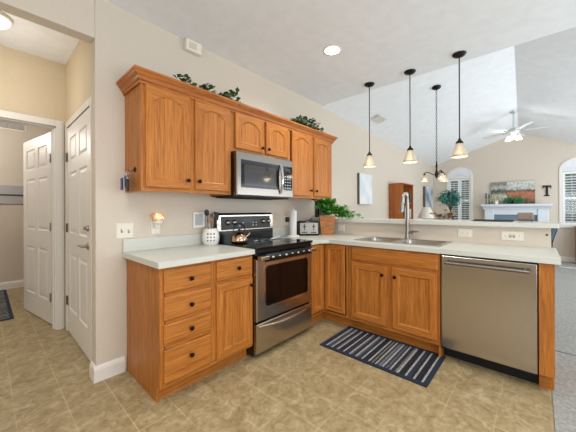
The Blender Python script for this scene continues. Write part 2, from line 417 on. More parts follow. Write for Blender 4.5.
# pantry door (closed) in the hall's right wall
d1 = six_panel(MB(), lambda u, v, n: Vector((-1.217 + u, -.153 - n, v)), .914, .012, 2.075, .04)
d1 = struct('door_1', d1, 'door_white')
for z in (.32, 1.06, 1.78): hinge(d1, (-1.214, -.1545, z), (0, -1, 0), (1, 0, 0), 'hinge_dark')
mb = MB().lathe([(.030, 0), (.030, .008), (.014, .014), (.011, .05)], (-.375, -.153, .945), 16, axis='-y')
mb.tube([(-.375, -.198, .945), (-.42, -.202, .947), (-.49, -.200, .943)], [.010, .009, .006], 8)
mb.build('door_handle', 'nickel', d1)
mb = MB().lathe([(.026, 0), (.026, .010), (.018, .016), (.018, .02)], (-.375, -.153, 1.09), 16, axis='-y').box(-.379, -.371, -.187, -.173, 1.076, 1.104)
mb.build('deadbolt', 'nickel', d1)
# laundry door (standing open into the laundry)
hp = Vector((-1.520, -.243, 0)); ed = (Vector((-2.42, -.395, 0)) - hp).normalized(); en = Vector((ed.y, -ed.x, 0)) * 1.0
if en.y > 0: en = -en
d2 = six_panel(MB(), lambda u, v, n: hp + ed * (.914 - u) + en * n + Vector((0, 0, v)), .914, .012, 2.085, .035)
d2 = struct('door_2', d2, 'door_white')
for z in (.30, 1.06, 1.80): hinge(d2, hp + en * .001 + Vector((0, 0, z)), en, ed, 'hinge_steel')

# windows of the far wall
def window(n, x0, x1):
    c = (x0 + x1) / 2; hw = (x1 - x0) / 2 + .055
    mb = MB()
    mb.box(x0 - .055, x0, FY - .02, FY, WZ0 - .06, WZ1).box(x1, x1 + .055, FY - .02, FY, WZ0 - .06, WZ1).box(x0 - .055, x1 + .055, FY - .03, FY, WZ0 - .06, WZ0).box(x0 - .055, x1 + .055, FY - .025, FY, WZ1, WZ1 + .045)
    for k in ((hw, .045, 0, .02), ):
        pts_o = [(c + hw * math.cos(a * PI / 20), WZ1 + .045 + .275 * math.sin(a * PI / 20)) for a in range(21)]
        pts_i = [(c + (hw - .05) * math.cos(a * PI / 20), WZ1 + .045 + (.235) * math.sin(a * PI / 20)) for a in range(21)]
        for a in range(20):
            poly = [pts_o[a], pts_o[a + 1], pts_i[a + 1], pts_i[a]]
            mb.prism(poly, lambda u, v, n: Vector((u, FY - n, v)), 0, .022)
    w_ = struct('window_%d' % n, mb, 'white_trim')
    # fan shaped arch shade: pleats
    mb = MB()
    for a in range(20):
        a0, a1 = a * PI / 20, (a + 1) * PI / 20; am = (a0 + a1) / 2
        def P(t, r, d): return Vector((c + (hw - .05) * r * math.cos(t), FY - d, WZ1 + .045 + .235 * r * math.sin(t)))
        mb.add([P(a0, .12, .004), P(am, .12, .012), P(am, 1, .016), P(a0, 1, .004), P(a1, .12, .004), P(a1, 1, .004)], [(0, 1, 2, 3), (1, 4, 5, 2)])
    mb.loops([[Vector((c + .05 * math.cos(t * PI / 10), FY - d, WZ1 + .045 + .05 * math.sin(t * PI / 10))) for t in range(11)] for d in (0, .02)], 0, False, True, True)
    o = mb.build('arch_shade', 'louver_white', w_)
    # plantation shutters, two leaves
    for (a, b) in ((x0 + .004, c - .003), (c + .003, x1 - .004)):
        mb = MB().box(a, a + .04, FY + .01, FY + .04, WZ0 + .005, WZ1 - .005).box(b - .04, b, FY + .01, FY + .04, WZ0 + .005, WZ1 - .005)
        for z in (WZ0 + .005, (WZ0 + WZ1) / 2 - .03, WZ1 - .065): mb.box(a + .04, b - .04, FY + .01, FY + .04, z, z + .06)
        sh = mb.build('shutter', 'louver_white', w_)
        mb = MB(); z = WZ0 + .085
        while z < WZ1 - .08:
            if abs(z - (WZ0 + WZ1) / 2) > .045:
                M = Matrix.Translation((0, FY + .025, z)) @ Matrix.Rotation(math.radians(-22), 4, 'X')
                mb.box(a + .04, b - .04, -.028, .028, -.003, .003, 0, M)
            z += .062
        mb.box((a + b) / 2 - .004, (a + b) / 2 + .004, FY - .006, FY - .001, WZ0 + .08, WZ1 - .08)
        mb.build('louvers', 'louver_white', sh)
    MB().box(x0 + .001, x1 - .001, FY + .095, FY + .10, WZ0 + .001, WZ1 - .001).build('pane', 'pane_glass', w_)
    mb = MB().box(c - .012, c + .012, FY + .08, FY + .09, WZ0, WZ1).box(x0, x1, FY + .08, FY + .09, 1.48, 1.51)
    mb.build('muntin', 'white_trim', w_)
window(1, *WIN[0]); window(2, *WIN[1])
struct('floor_yard', MB().box(-12, 16, FY + th + .02, 30, -.3, -.2), 'lawn')
hd = MB()
for i in range(60):
    x = -3 + i * .2 + random.uniform(-.08, .08)
    hd.lathe([(.02, 0), (.48, .2), (.55, 1.6), (.4, 3.0), (.02, 3.6)], (x, 13.5 + random.uniform(-.2, .2), -.2), 7)
tag(hd.build('hedge', 'hedge'), 'green hedge outside behind the far window shutters', 'hedge')

# peninsula half wall
PY = 2.424
struct('wall_peninsula', MB().box(0.0, 2.444, PY, PY + .115, 0, 1.08), 'wall_paint')

# ================================================================ CABINET KIT
def knob(parent, fn, u, v, n):
    prof = [(.007, 0), (.006, .010), (.010, .014), (.0155, .019), (.0155, .024), (.010, .029), (.0, .030)]
    L_ = []
    for r, h in prof: L_.append([fn(u + r * math.cos(2 * PI * i / 14), v + r * math.sin(2 * PI * i / 14), n + h) for i in range(14)])
    return MB().loops(L_, 0, True, True, False).build('knob', 'bronze', parent)
def drawer(parent, fn, u0, u1, v0, v1, n, kn=True, name='drawer'):
    e = .012; mb = MB()
    mb.loops([rect(fn, u0, u1, v0, v1, n), rect(fn, u0, u1, v0, v1, n + .013), rect(fn, u0 + e * .4, u1 - e * .4, v0 + e * .4, v1 - e * .4, n + .017), rect(fn, u0 + e, u1 - e, v0 + e, v1 - e, n + .019)], 0, False, True, True)
    o = mb.build(name, 'oak_h', parent)
    if kn is True: knob(o, fn, (u0 + u1) / 2, v0 + (v1 - v0) * .5, n + .019)
    elif kn: knob(o, fn, kn[0], kn[1], n + .019)
    return o
def cab_door(parent, fn, u0, u1, v0, v1, n, arch=0.0, kn=None, fw=.055):
    NA = 14
    def loop(d, lift, nn, inner):
        a, b = u0 + d, u1 - d
        lo = v0 + d
        pts = [(a, lo), (b, lo)]
        if not inner:
            t = v1 - d; pts += [(b - (b - a) * k / NA, t) for k in range(NA + 1)]
        else:
            base = v1 - d - arch
            for k in range(NA + 1):
                f = k / NA; x = b - (b - a) * f
                s = 1 - (2 * f - 1) ** 2 if arch else 0
                pts.append((x, base + arch * s))
        return [fn(u, v, nn) for u, v in pts]
    seq = [loop(0, 0, n, False), loop(0, 0, n + .015, False), loop(.004, 0, n + .019, False), loop(fw, 0, n + .019, True), loop(fw + .003, 0, n + .014, True), loop(fw + .012, 0, n + .0085, True), loop(fw + .014, 0, n + .0080, True)]
    mb = MB()
    m = len(seq[0]); V = [p for l in seq for p in l]
    F = {0: [], 1: []}
    for k in range(len(seq) - 1):
        for i in range(m):
            j = (i + 1) % m
            horiz = not (i == 1 or i == m - 1) and k < 4
            F[1 if horiz else 0].append((k * m + i, k * m + j, (k + 1) * m + j, (k + 1) * m + i))
    mb.add(V, F[0], 0); b = len(mb.f); 
    for f in F[1]: mb.f.append(list(f)); mb.m.append(1); mb.s.append(False)
    mb.add(seq[-1], [tuple(range(m))], 0); mb.add(seq[0], [tuple(range(m))], 0)
    o = mb.build('door', ['oak_v', 'oak_h'], parent)
    if kn: knob(o, fn, kn[0], kn[1], n + .019)
    return o
def frame(parent, fn, u0, u1, v0, v1, n0, n1, stiles, rails, sw=.035):
    """face frame: outer rectangle with extra stiles (u centre) and rails (u0,u1,v centre)"""
    mb = MB()
    def bx(a, b, c, d, m): mb.loops([rect(fn, a, b, c, d, n0), rect(fn, a, b, c, d, n1)], m, False, True, True)
    bx(u0, u0 + sw, v0, v1, 0); bx(u1 - sw, u1, v0, v1, 0)
    bx(u0 + sw, u1 - sw, v0, v0 + sw, 1); bx(u0 + sw, u1 - sw, v1 - sw, v1, 1)
    for s_, hw in stiles: bx(s_ - hw, s_ + hw, v0 + sw, v1 - sw, 0)
    for a, b, c in rails: bx(a, b, c - .016, c + .016, 1)
    return mb.build('face_frame', ['oak_v', 'oak_h'], parent)

# ---------------- base cabinet left of the range
t = thing('base_cabinet', 'oak base cabinet left of the range with five drawers and one door', 'cabinet', (0.3, 0.38, 0))
mb = MB().prism([(0.003, 0), (.552, 0), (.552, .112), (.592, .112), (.592, .876), (.003, .876)], lambda u, v, n: Vector((u, n, v)), 0.012, .028)
mb.build('side_panel', 'oak_v', t)
MB().prism([(0.003, 0), (.535, 0), (.535, .112), (.592, .112), (.592, .876), (.003, .876)], lambda u, v, n: Vector((u, n, v)), 0.742, .759).build('side_panel', 'oak_v', t)
MB().box(.02, .59, .029, .741, .13, .148).box(.004, .02, .029, .741, .10, .876).build('carcass', 'oak_h', t)
MB().box(.515, .533, .029, .741, 0, .129).build('toe_kick', 'oak_h', t)
f = fx(0)
frame(t, f, 0.006, .759, .112, .876, .593, .611, [(.385, .028)], [(.035, .36, .698), (.035, .36, .524), (.035, .36, .366), (.41, .724, .698)])
for v0, v1 in ((.712, .856), (.537, .685), (.379, .512), (.137, .352)):
    drawer(t, f, .028, .366, v0, v1, .611, kn=(.204, {.712: .780, .537: .606, .379: .446, .137: .268}[v0]))
drawer(t, f, .411, .750, .712, .857, .611, kn=(.60, .785))
cab_door(t, f, .411, .750, .135, .686, .611, kn=(.728, .628))

# ---------------- corner cabinet
t = thing('corner_cabinet', 'oak corner base cabinet with a folding two-leaf door between range and sink', 'cabinet', (0.3, 2.1, 0))
mb = MB().box(.02, .592, 1.524, 1.54, 0.11, .876).box(.02, .535, 1.541, 2.40, .10, .118).box(.536, .91, 1.87, 2.40, .10, .118).box(.895, .909, 1.82, 1.868, .112, .876)
mb.build('carcass', 'oak_v', t)
MB().box(.517, .535, 1.5405, 1.885, 0, .099).box(.5355, .912, 1.868, 1.885, 0, .099).build('toe_kick', 'oak_h', t)
frame(t, fx(0), 1.524, 1.793, .112, .876, .593, .611, [], [], sw=.018)
frame(t, fy(1.811), .612, .909, .112, .876, 0, .018, [], [], sw=.02)
cab_door(t, fx(0), 1.545, 1.770, .150, .862, .611, fw=.045)
cab_door(t, fy(1.793), .636, .878, .150, .862, 0, fw=.045)

# ---------------- sink cabinet
t = thing('sink_cabinet', 'oak base cabinet under the sink with two doors and a false drawer front', 'cabinet', (1.34, 2.1, 0))
mb = MB().box(.913, .93, 1.812, 2.40, 0.112, .876).box(1.748, 1.765, 1.812, 2.40, 0, .876).box(.931, 1.747, 1.812, 2.40, .112, .128)
mb.build('carcass', 'oak_v', t)
MB().box(.913, 1.7475, 1.868, 1.885, 0, .111).build('toe_kick', 'oak_h', t)
f = fy(1.793)
frame(t, fy(1.811), .913, 1.765, .112, .876, 0, .018, [(1.346, .028)], [(.948, 1.3178, .717), (1.3742, 1.73, .717)])
drawer(t, f, .958, 1.750, .730, .862, 0, kn=False, name='false_drawer_front')
cab_door(t, f, .958, 1.320, .150, .704, 0, kn=(1.284, .626))
cab_door(t, f, 1.372, 1.744, .150, .704, 0, kn=(1.402, .624))

# ---------------- end panel
t = thing('end_panel', 'narrow oak end panel closing the counter right of the dishwasher', 'panel', (2.41, 2.1, 0))
MB().box(2.366, 2.4435, 1.793, 1.811, .116, .876).prism([(1.8115, .116), (1.868, .116), (1.868, 0), (2.42, 0), (2.42, .876), (1.8115, .876)], lambda u, v, n: Vector((n, u, v)), 2.426, 2.443).build('panel', 'oak_v', t)
MB().box(2.366, 2.4255, 1.868, 1.885, 0, .115).build('toe_kick', 'oak_h', t)

# ---------------- dishwasher
t = thing('dishwasher', 'stainless steel dishwasher with a bar handle at the end of the peninsula', 'dishwasher', (2.07, 2.1, 0))
MB().box(1.774, 2.360, 1.800, 2.39, .10, .868).build('body', 'black_matte', t)
MB().box(1.768, 2.363, 1.895, 1.91, .0, .099).build('toe_plate', 'black_matte', t)
dd = MB().box(1.776, 2.358, 1.772, 1.799, .118, .862).build('door', 'steel_v', t, bevel=.006)
mb = MB().tube([(1.812, 1.728, .812), (2.322, 1.728, .812)], .0125, 12)
for x in (1.85, 2.295): mb.tube([(x, 1.728, .812), (x, 1.7725, .812)], .009, 8)
mb.build('handle', 'steel', dd)

# ---------------- countertops
def slab(mb, poly, z0, z1, m=0): mb.prism(poly, lambda u, v, n: Vector((u, v, n)), z0, z1, m)
t = thing('countertop', 'white laminate countertop with low backsplash left of the range', 'countertop', (.32, .38, .876))
mb = MB(); slab(mb, [(.002, -.016), (.650, -.016), (.650, .7595), (.002, .7595)], .8762, .914)
mb.build('slab', 'laminate', t, bevel=.006)
MB().box(.002, .021, -.016, .7595, .9142, 1.014).build('backsplash', 'laminate', t, bevel=.003)
t = thing('countertop', 'white laminate countertop running round the corner and along the peninsula with the sink', 'countertop', (1.2, 2.1, .876))
SX0, SX1, SY0, SY1 = .915, 1.742, 1.895, 2.345
mb = MB()
slab(mb, [(.002, 1.5245), (.645, 1.5245), (.645, 1.69), (.70, 1.757), (SX0 + .02, 1.757), (SX0 + .02, PY - .001), (.002, PY - .001)], .8762, .914)
slab(mb, [(SX0 + .0201, 1.757), (SX1 - .02, 1.757), (SX1 - .02, SY0 + .02), (SX0 + .0201, SY0 + .02)], .8762, .914)
slab(mb, [(SX0 + .0201, SY1 - .02), (SX1 - .02, SY1 - .02), (SX1 - .02, PY - .001), (SX0 + .0201, PY - .001)], .8762, .914)
slab(mb, [(SX1 - .0199, 1.757), (2.472, 1.757), (2.472, PY - .001), (SX1 - .0199, PY - .001)], .8762, .914)
mb.build('slab', 'laminate', t)
MB().box(.002, .021, 1.5245, PY - .022, .9142, 1.014).build('backsplash', 'laminate', t, bevel=.003)
t = thing('bar_top', 'long white raised bar top on the half wall behind the sink', 'countertop', (1.2, 2.58, 1.08))
mb = MB(); slab(mb, [(.002, 2.364), (2.489, 2.364), (2.489, 2.80), (.002, 2.80)], 1.0802, 1.118)
mb.build('slab', 'laminate', t, bevel=.008)
# bracket below the bar end
t = thing('shelf_bracket', 'dark tapered bracket with blue face under the right end of the bar top', 'bracket', (2.45, 2.48, .92))
MB().prism([(2.4445, .918), (2.452, .918), (2.454, .955), (2.464, 1.00), (2.486, 1.0795), (2.4445, 1.0795)], lambda u, v, n: Vector((u, n, v)), 2.43, 2.53).build('bracket_body', 'smooth_black', t, bevel=.002)
MB().prism([(2.449, .97), (2.456, .99), (2.478, 1.072), (2.449, 1.072)], lambda u, v, n: Vector((u, n, v)), 2.4275, 2.4297).build('inlay', 'blue_enamel', t)

# ---------------- sink and faucet
t = thing('sink', 'stainless steel double bowl sink set into the peninsula counter', 'sink', (1.32, 2.12, .914))
mb = MB(); zr = .9145
def ringbox(mb, x0, x1, y0, y1, ix0, ix1, iy0, iy1, z0, z1):
    o = lambda z: [Vector((x0, y0, z)), Vector((x1, y0, z)), Vector((x1, y1, z)), Vector((x0, y1, z))]
    i = lambda z: [Vector((ix0, iy0, z)), Vector((ix1, iy0, z)), Vector((ix1, iy1, z)), Vector((ix0, iy1, z))]
    mb.loops([i(z0), o(z0), o(z1), i(z1), i(z0)], 0, False, False, False)
mid = 1.32
ringbox(mb, SX0, mid, SY0, SY1 + .03, SX0 + .035, mid - .018, SY0 + .03, SY1 - .03, zr, zr + .006)
ringbox(mb, mid, SX1, SY0, SY1 + .03, mid + .018, SX1 - .035, SY0 + .03, SY1 - .03, zr, zr + .006)
mb.build('rim', 'sink_steel', t)
for a, b in ((SX0 + .034, mid - .017), (mid + .017, SX1 - .034)):
    y0, y1 = SY0 + .029, SY1 - .029
    def R(e, z, k=.03):
        pts = []
        for cx, cy, s0 in ((b - e - k, y0 + e + k, -90), (b - e - k, y1 - e - k, 0), (a + e + k, y1 - e - k, 90), (a + e + k, y0 + e + k, 180)):
            for q in range(5): an = math.radians(s0 + q * 22.5); pts.append(Vector((cx + k * math.cos(an), cy + k * math.sin(an), z)))
        return pts
    bs = MB().loops([R(0, zr + .005), R(.004, zr - .02), R(.010, .76), R(.03, .742), R(.05, .740)], 0, True, False, True).build('basin', 'sink_steel', t, recalc=False)
    MB().lathe([(.04, 0), (.04, .003), (.03, .004), (.026, .001), (.0, .001)], ((a + b) / 2, (y0 + y1) / 2, .7405), 16).build('drain', 'chrome', bs)
t = thing('faucet', 'tall brushed gooseneck pull-down faucet with side lever behind the sink', 'faucet', (1.315, 2.352, .914))
bx, by = 1.315, 2.352
MB().lathe([(.028, .0), (.028, .012), (.022, .02), (.019, .10), (.0165, .12)], (bx, by, .921), 16).build('base', 'nickel', t)
fd = Vector((-.15, -.98, 0)).normalized()
pts = [Vector((bx, by, 1.03)), Vector((bx, by, 1.30))]
for k in range(1, 11):
    a = PI * k / 10; pts.append(Vector((bx, by, 1.32)) + fd * (.052 - .052 * math.cos(a)) + Vector((0, 0, .085 * math.sin(a))))
mb = MB().tube(pts, [.0185] * 2 + [.0145] * 10, 12); mb.build('spout', 'nickel', t)
e = pts[-1]
MB().tube([e + Vector((0, 0, .0)), e + fd * .010 + Vector((0, 0, -.05)), e + fd * .022 + Vector((0, 0, -.10)), e + fd * .024 + Vector((0, 0, -.11))], [.016, .018, .022, .019], 12).build('spray_head', 'nickel', t)
MB().tube([(bx + .018, by, .990), (bx + .048, by, .992)], .019, 12).tube([(bx + .045, by, .998), (bx + .080, by - .004, 1.004), (bx + .115, by - .008, 1.004)], [.013, .011, .009], 10).build('lever', 'nickel', t)

# ---------------- range
Y0, Y1 = .7635, 1.5205
t = thing('range', 'stainless and black freestanding electric range with glass cooktop', 'stove', (.34, 1.142, 0))
MB().box(.03, .615, Y0, Y1, .03, .905).build('body', 'smooth_black', t)
for x, y in ((.08, Y0 + .04), (.08, Y1 - .04), (.56, Y0 + .04), (.56, Y1 - .04)):
    MB().lathe([(.016, 0), (.016, .0295)], (x, y, .0), 10).build('foot', 'black_plastic', t)
ct = MB().box(.03, .665, Y0 - .0005, Y1 + .0005, .9055, .926).build('cooktop', 'black_gloss', t, bevel=.004)
for x, y, r in ((.50, .96, .10), (.24, .95, .075), (.50, 1.33, .085), (.24, 1.33, .10)):
    mb = MB()
    for rr in (r, r * .62): mb.lathe([(rr, 0), (rr, .0006), (rr - .003, .0006), (rr - .003, 0)], (x, y, .9262), 32, cap=False)
    mb.build('burner_ring', 'slot_dark', ct)
MB().box(.6155, .640, Y0 + .004, Y1 - .004, .83, .9045).build('front_trim', 'smooth_black', t)
# oven door
od = MB().loops([rect(fx(0), Y0 + .006, Y1 - .006, .308, .828, .616), rect(fx(0), Y0 + .006, Y1 - .006, .308, .828, .650), rect(fx(0), Y0 + .014, Y1 - .014, .316, .820, .656)], 0, False, True, True).build('oven_door', 'range_steel', t)
def rrect(fn, u0, u1, v0, v1, r, n):
    pts = []
    for cu, cv, s0 in ((u1 - r, v0 + r, -90), (u1 - r, v1 - r, 0), (u0 + r, v1 - r, 90), (u0 + r, v0 + r, 180)):
        for q in range(5): a = math.radians(s0 + q * 22.5); pts.append(fn(cu + r * math.cos(a), cv + r * math.sin(a), n))
    return pts
MB().loops([rrect(fx(0), .868, 1.442, .42, .762, .03, .6562), rrect(fx(0), .868, 1.442, .42, .762, .03, .6590), rrect(fx(0), .878, 1.432, .43, .752, .025, .6605)], 0, False, False, True).build('window_glass', 'oven_glass', od)
MB().loops([rrect(fx(0), .850, 1.460, .402, .780, .04, .6561), rrect(fx(0), .850, 1.460, .402, .780, .04, .6580), rrect(fx(0), .868, 1.442, .42, .762, .03, .6580)], 0, False, False, False).build('window_trim', 'chrome', od)
mb = MB()
mb.loops([[Vector((.694 + dx, y, .838 + dz)) for dx, dz in ((-.010, -.034), (.008, -.032), (.013, 0), (.008, .030), (-.010, .032))] for y in (Y0 + .07, Y0 + .2, Y1 - .2, Y1 - .07)], 0, False, True, True)
hb = mb.build('handle', 'smooth_black', od)
for y0_, y1_ in ((Y0 + .012, Y0 + .10), (Y1 - .10, Y1 - .012)):
    MB().box(.6565, .714, y0_, y1_, .822, .856).build('handle_end', 'range_steel', hb, bevel=.006)
mb = MB()
for k in range(7): mb.box(.7055, .7078, .90 + k * .082, .922 + k * .082, .834 + (.006 if k % 2 else 0), .846)
om = mb.build('white_marks', 'icon_white', hb); om['kind'] = 'stuff'  # small white marks along the handle bar
MB().lathe([(.013, 0), (.013, .0015)], (.6562, 1.142, .362), 16, axis='x').build('badge', 'chrome', od)
dr = MB().loops([rect(fx(0), Y0 + .006, Y1 - .006, .045, .290, .616), rect(fx(0), Y0 + .006, Y1 - .006, .045, .290, .650), rect(fx(0), Y0 + .014, Y1 - .014, .053, .282, .656)], 0, False, True, True).build('storage_drawer', 'range_steel', t)
mb = MB(); L_ = []
for k in range(13):
    y = Y0 + .02 + (Y1 - Y0 - .04) * k / 12; s = math.sin(PI * k / 12); z = .268 - .030 * s
    L_.append([Vector((.6562, y, z - .012)), Vector((.660 + .016 * s, y, z - .010)), Vector((.664 + .018 * s, y, z)), Vector((.660 + .014 * s, y, z + .012)), Vector((.6562, y, z + .014))])
mb.loops(L_, 0, True, True, True).build('drawer_pull', 'range_steel', dr)
# backguard
bg = MB().prism([(.022, .926), (.088, .926), (.088, 1.00), (.078, 1.185), (.06, 1.205), (.022, 1.205)], lambda u, v, n: Vector((u, n, v)), Y0 + .004, Y1 - .004).build('backguard', 'smooth_black', t)
def slant(u, v, n): return Vector((.0882 - (v - 1.0) * .054 + n, u, v))
MB().loops([rect(slant, Y0 + .006, Y1 - .006, 1.030, 1.184, .0005), rect(slant, Y0 + .006, Y1 - .006, 1.030, 1.184, .004)], 0, False, True, True).build('control_panel', 'range_steel', bg, bevel=.002)
MB().loops([rect(slant, Y0 + .05, Y1 - .05, 1.040, 1.172, .0043), rect(slant, Y0 + .05, Y1 - .05, 1.040, 1.172, .0060)], 0, False, True, True).build('control_glass', 'black_plastic', bg)
MB().loops([rect(slant, 1.09, 1.20, 1.105, 1.145, .0062), rect(slant, 1.09, 1.20, 1.105, 1.145, .0068)], 0, False, True, True).build('clock_display', 'led_blue', bg)
mb = MB()
for i in range(6):
    for j in range(2):
        if i in (2, 3): continue
        mb.loops([rect(slant, 1.03 + i * .045, 1.045 + i * .045, 1.07 + j * .03, 1.078 + j * .03, .0062), rect(slant, 1.03 + i * .045, 1.045 + i * .045, 1.07 + j * .03, 1.078 + j * .03, .0066)], 0, False, False, True)
mb.build('white_marks', 'icon_white', bg)['kind'] = 'stuff'
for y in (.893, .972, 1.365, 1.445):
    c = slant(y, 1.112, .0062)
    kb = MB().lathe([(.026, 0), (.026, .006), (.021, .010), (.019, .026), (.0, .027)], c, 18, axis='x').build('knob', 'range_steel', bg)
    MB().box(c.x + .0272, c.x + .0285, y - .002, y + .002, 1.112, 1.130).build('pointer', 'smooth_black', kb)

# ---------------- microwave
t = thing('microwave', 'stainless over-the-range microwave with dark glass door under the short cabinet', 'microwave', (.2, 1.142, 1.36))
a, b = .766, 1.519
MB().box(.003, .352, a, b, 1.362, 1.763).build('body', 'smooth_black', t)
dm = MB().loops([rect(fx(0), a, 1.36, 1.366, 1.763, .353), rect(fx(0), a, 1.36, 1.366, 1.763, .392), rect(fx(0), a + .008, 1.36, 1.374, 1.755, .398)], 0, False, True, True).build('door', 'steel', t)
MB().loops([rrect(fx(0), .815, 1.300, 1.440, 1.692, .006, .3982), rrect(fx(0), .815, 1.300, 1.440, 1.692, .006, .400)], 0, False, False, True).build('window_frame', 'black_gloss', dm)
MB().loops([rrect(fx(0), .850, 1.255, 1.462, 1.650, .004, .4002), rrect(fx(0), .850, 1.255, 1.462, 1.650, .004, .4012)], 0, False, False, True).build('window_glass', 'microwave_glass', dm)
mb = MB().tube([(.403 + .034 * math.sin(PI * k / 12), 1.318, 1.40 + .30 * k / 12) for k in range(13)], [.010 + .004 * math.sin(PI * k / 12) for k in range(13)], 10)
mb.build('handle', 'chrome', dm)
cp = MB().loops([rect(fx(0), 1.361, b, 1.366, 1.763, .353), rect(fx(0), 1.361, b, 1.366, 1.763, .392), rect(fx(0), 1.361, b - .008, 1.374, 1.755, .398)], 0, False, True, True).build('control_panel', 'steel', t)
pg = MB().loops([rect(fx(0), 1.372, 1.504, 1.440, 1.692, .3982), rect(fx(0), 1.372, 1.504, 1.440, 1.692, .400)], 0, False, True, True).build('keypad', 'black_gloss', cp)
mb = MB()
for i in range(3):
    for j in range(5): mb.box(.4001, .4006, 1.388 + i * .037, 1.404 + i * .037, 1.462 + j * .03, 1.469 + j * .03)
mb.build('white_marks', 'icon_white', pg)['kind'] = 'stuff'
MB().box(.4001, .4008, 1.40, 1.475, 1.640, 1.670).build('clock_display', 'led_blue', pg)
mb = MB().box(.05, .34, a + .01, b - .01, 1.352, 1.3618)
for i in range(18): mb.box(.06, .33, a + .05 + i * .036, a + .07 + i * .036, 1.3495, 1.3518)
mb.build('vent_grille', 'black_matte', t)

# ---------------- wall cabinets
def wall_cab(label, y0, y1, z0, z1, doors, knobs, arch, loc, sidevis=True):
    t = thing('wall_cabinet', label, 'cabinet', loc)
    MB().box(.003, .304, y0, y0 + .016, z0, z1).build('side_panel', 'oak_v', t)
    MB().box(.003, .304, y1 - .016, y1, z0, z1).build('side_panel', 'oak_v', t)
    MB().box(.003, .304, y0 + .0165, y1 - .0165, z0 + .02, z0 + .035).box(.003, .304, y0 + .0165, y1 - .0165, z1 - .016, z1).box(.003, .012, y0 + .0165, y1 - .0165, z0 + .036, z1 - .017).build('carcass', 'oak_h', t)
    mid = (doors[0][1] + doors[1][0]) / 2
    frame(t, fx(0), y0, y1, z0, z1, .3045, .322, [(mid, .03)], [])
    for (u0, u1, v0, v1), (ku, kv) in zip(doors, knobs): cab_door(t, fx(0), u0, u1, v0, v1, .322, arch=arch, kn=(ku, kv))
    return t
ZT = 2.150
wall_cab('oak wall cabinet with two arched doors left of the microwave', .003, .761, 1.372, ZT, [(.030, .364, 1.400, 2.124), (.406, .745, 1.400, 2.124)], [(.338, 1.466), (.432, 1.466)], .055, (.15, .38, 1.381))
wall_cab('short oak wall cabinet with two arched doors above the microwave', .763, 1.5225, 1.7635, ZT, [(.800, 1.150, 1.800, 2.124), (1.178, 1.508, 1.800, 2.124)], [(1.118, 1.845), (1.206, 1.845)], .055, (.15, 1.14, 1.7635))
wall_cab('oak wall cabinet with two arched doors right of the microwave', 1.5245, 2.392, 1.372, ZT, [(1.575, 1.938, 1.400, 2.124), (1.985, 2.352, 1.400, 2.124)], [(1.908, 1.466), (2.015, 1.466)], .055, (.15, 1.95, 1.381))
# crown moulding: profile swept round three sides
prof = [(0, 2.118), (.012, 2.118), (.014, 2.132), (.022, 2.140), (.030, 2.158), (.046, 2.176), (.052, 2.186), (.058, 2.188), (.058, 2.204), (0.0, 2.204)]
mb = MB()
def crown_loop(px, py, dx, dy): return [Vector((px + dx * d, py + dy * d, z)) for d, z in prof]
x_, ya, yb = .3232, .0018, 2.3932
mb.loops([crown_loop(.002, ya, 0, -1), crown_loop(x_, ya, 1, -1), crown_loop(x_, yb, 1, 1), crown_loop(.002, yb, 0, 1)], 0, False, True, True)
tag(mb.build('crown_molding', 'crown_oak'), 'oak crown moulding along the top of all the wall cabinets', 'molding')
def ivy(label, y0, y1, n, h, x=.20, seed=1, grp='ivy'):
    r = random.Random(seed); t = thing('artificial_ivy', label, 'plant', (x, (y0 + y1) / 2, ZT))
    st = MB()
    for k in range(3):
        pts = []
        for i in range(7):
            f_ = i / 6; pts.append((x + .07 * math.sin(3 * f_ + k * 2) + .03 * (k - 1) + .02, y0 + .04 + (y1 - y0 - .08) * f_, ZT + .008 + (h * .75) * math.sin(PI * f_) * (0.5 + .25 * k)))
        st.tube(pts, .003, 5)
    st.build('stem', 'stem_brown', t)
    lf = MB()
    for i in range(n):
        f_ = r.random(); hh = math.sin(PI * min(1, max(0, f_)))**.6 * h
        p = Vector((x + r.uniform(-.09, .11), y0 + (y1 - y0) * f_, ZT + .03 + r.random() * hh))
        d = Vector((r.uniform(-.5, 1), r.uniform(-1, 1), r.uniform(-.3, .7)))
        lf.leaf(p, d, (r.uniform(-.4, .4), r.uniform(-.4, .4), 1), r.uniform(.035, .06), r.uniform(.03, .05), 0 if r.random() < .7 else 1)
    lf.build('leaves', ['ivy_green', 'ivy_pale'], t, recalc=False)
ivy('leftmost small sprig of dark ivy on top of the oak cabinets', .24, .40, 90, .11, x=.24, seed=3)
ivy('sparse thin ivy sprig on the cabinets between two leafier ones', .48, .62, 110, .11, x=.24, seed=5)
ivy('bushy ivy clump on the cabinet just left of the microwave', .70, .88, 210, .13, x=.24, seed=8)
ivy('largest long leafy ivy garland on top of the right wall cabinet', 1.60, 2.25, 700, .17, x=.22, seed=11)

# ================================================================ THINGS ON THE WALLS
def plate(label, cat, name, fn, u0, u1, v0, v1, n=.0005, kind=None, m='almond_plastic', group=None):
    c = fn((u0 + u1) / 2, (v0 + v1) / 2, 0)
    t = thing(name, label, cat, c, group)
    e = .004
    MB().loops([rect(fn, u0, u1, v0, v1, n), rect(fn, u0, u1, v0, v1, n + .003), rect(fn, u0 + e, u1 - e, v0 + e, v1 - e, n + .006)], 0, False, True, True).build('plate', m, t)
    return t
def toggle(t, fn, u, v, n=.007):
    o = MB().loops([rect(fn, u - .006, u + .006, v - .013, v + .013, n - .0004), rect(fn, u - .005, u + .005, v - .012, v + .012, n + .002)], 0, False, True, True).build('switch', 'slot_dark', t)
    MB().loops([rect(fn, u - .004, u + .004, v - .004, v + .006, n + .0022), rect(fn, u - .003, u + .003, v + .006, v + .014, n + .011)], 0, False, True, True).build('toggle', 'white_plastic', o)
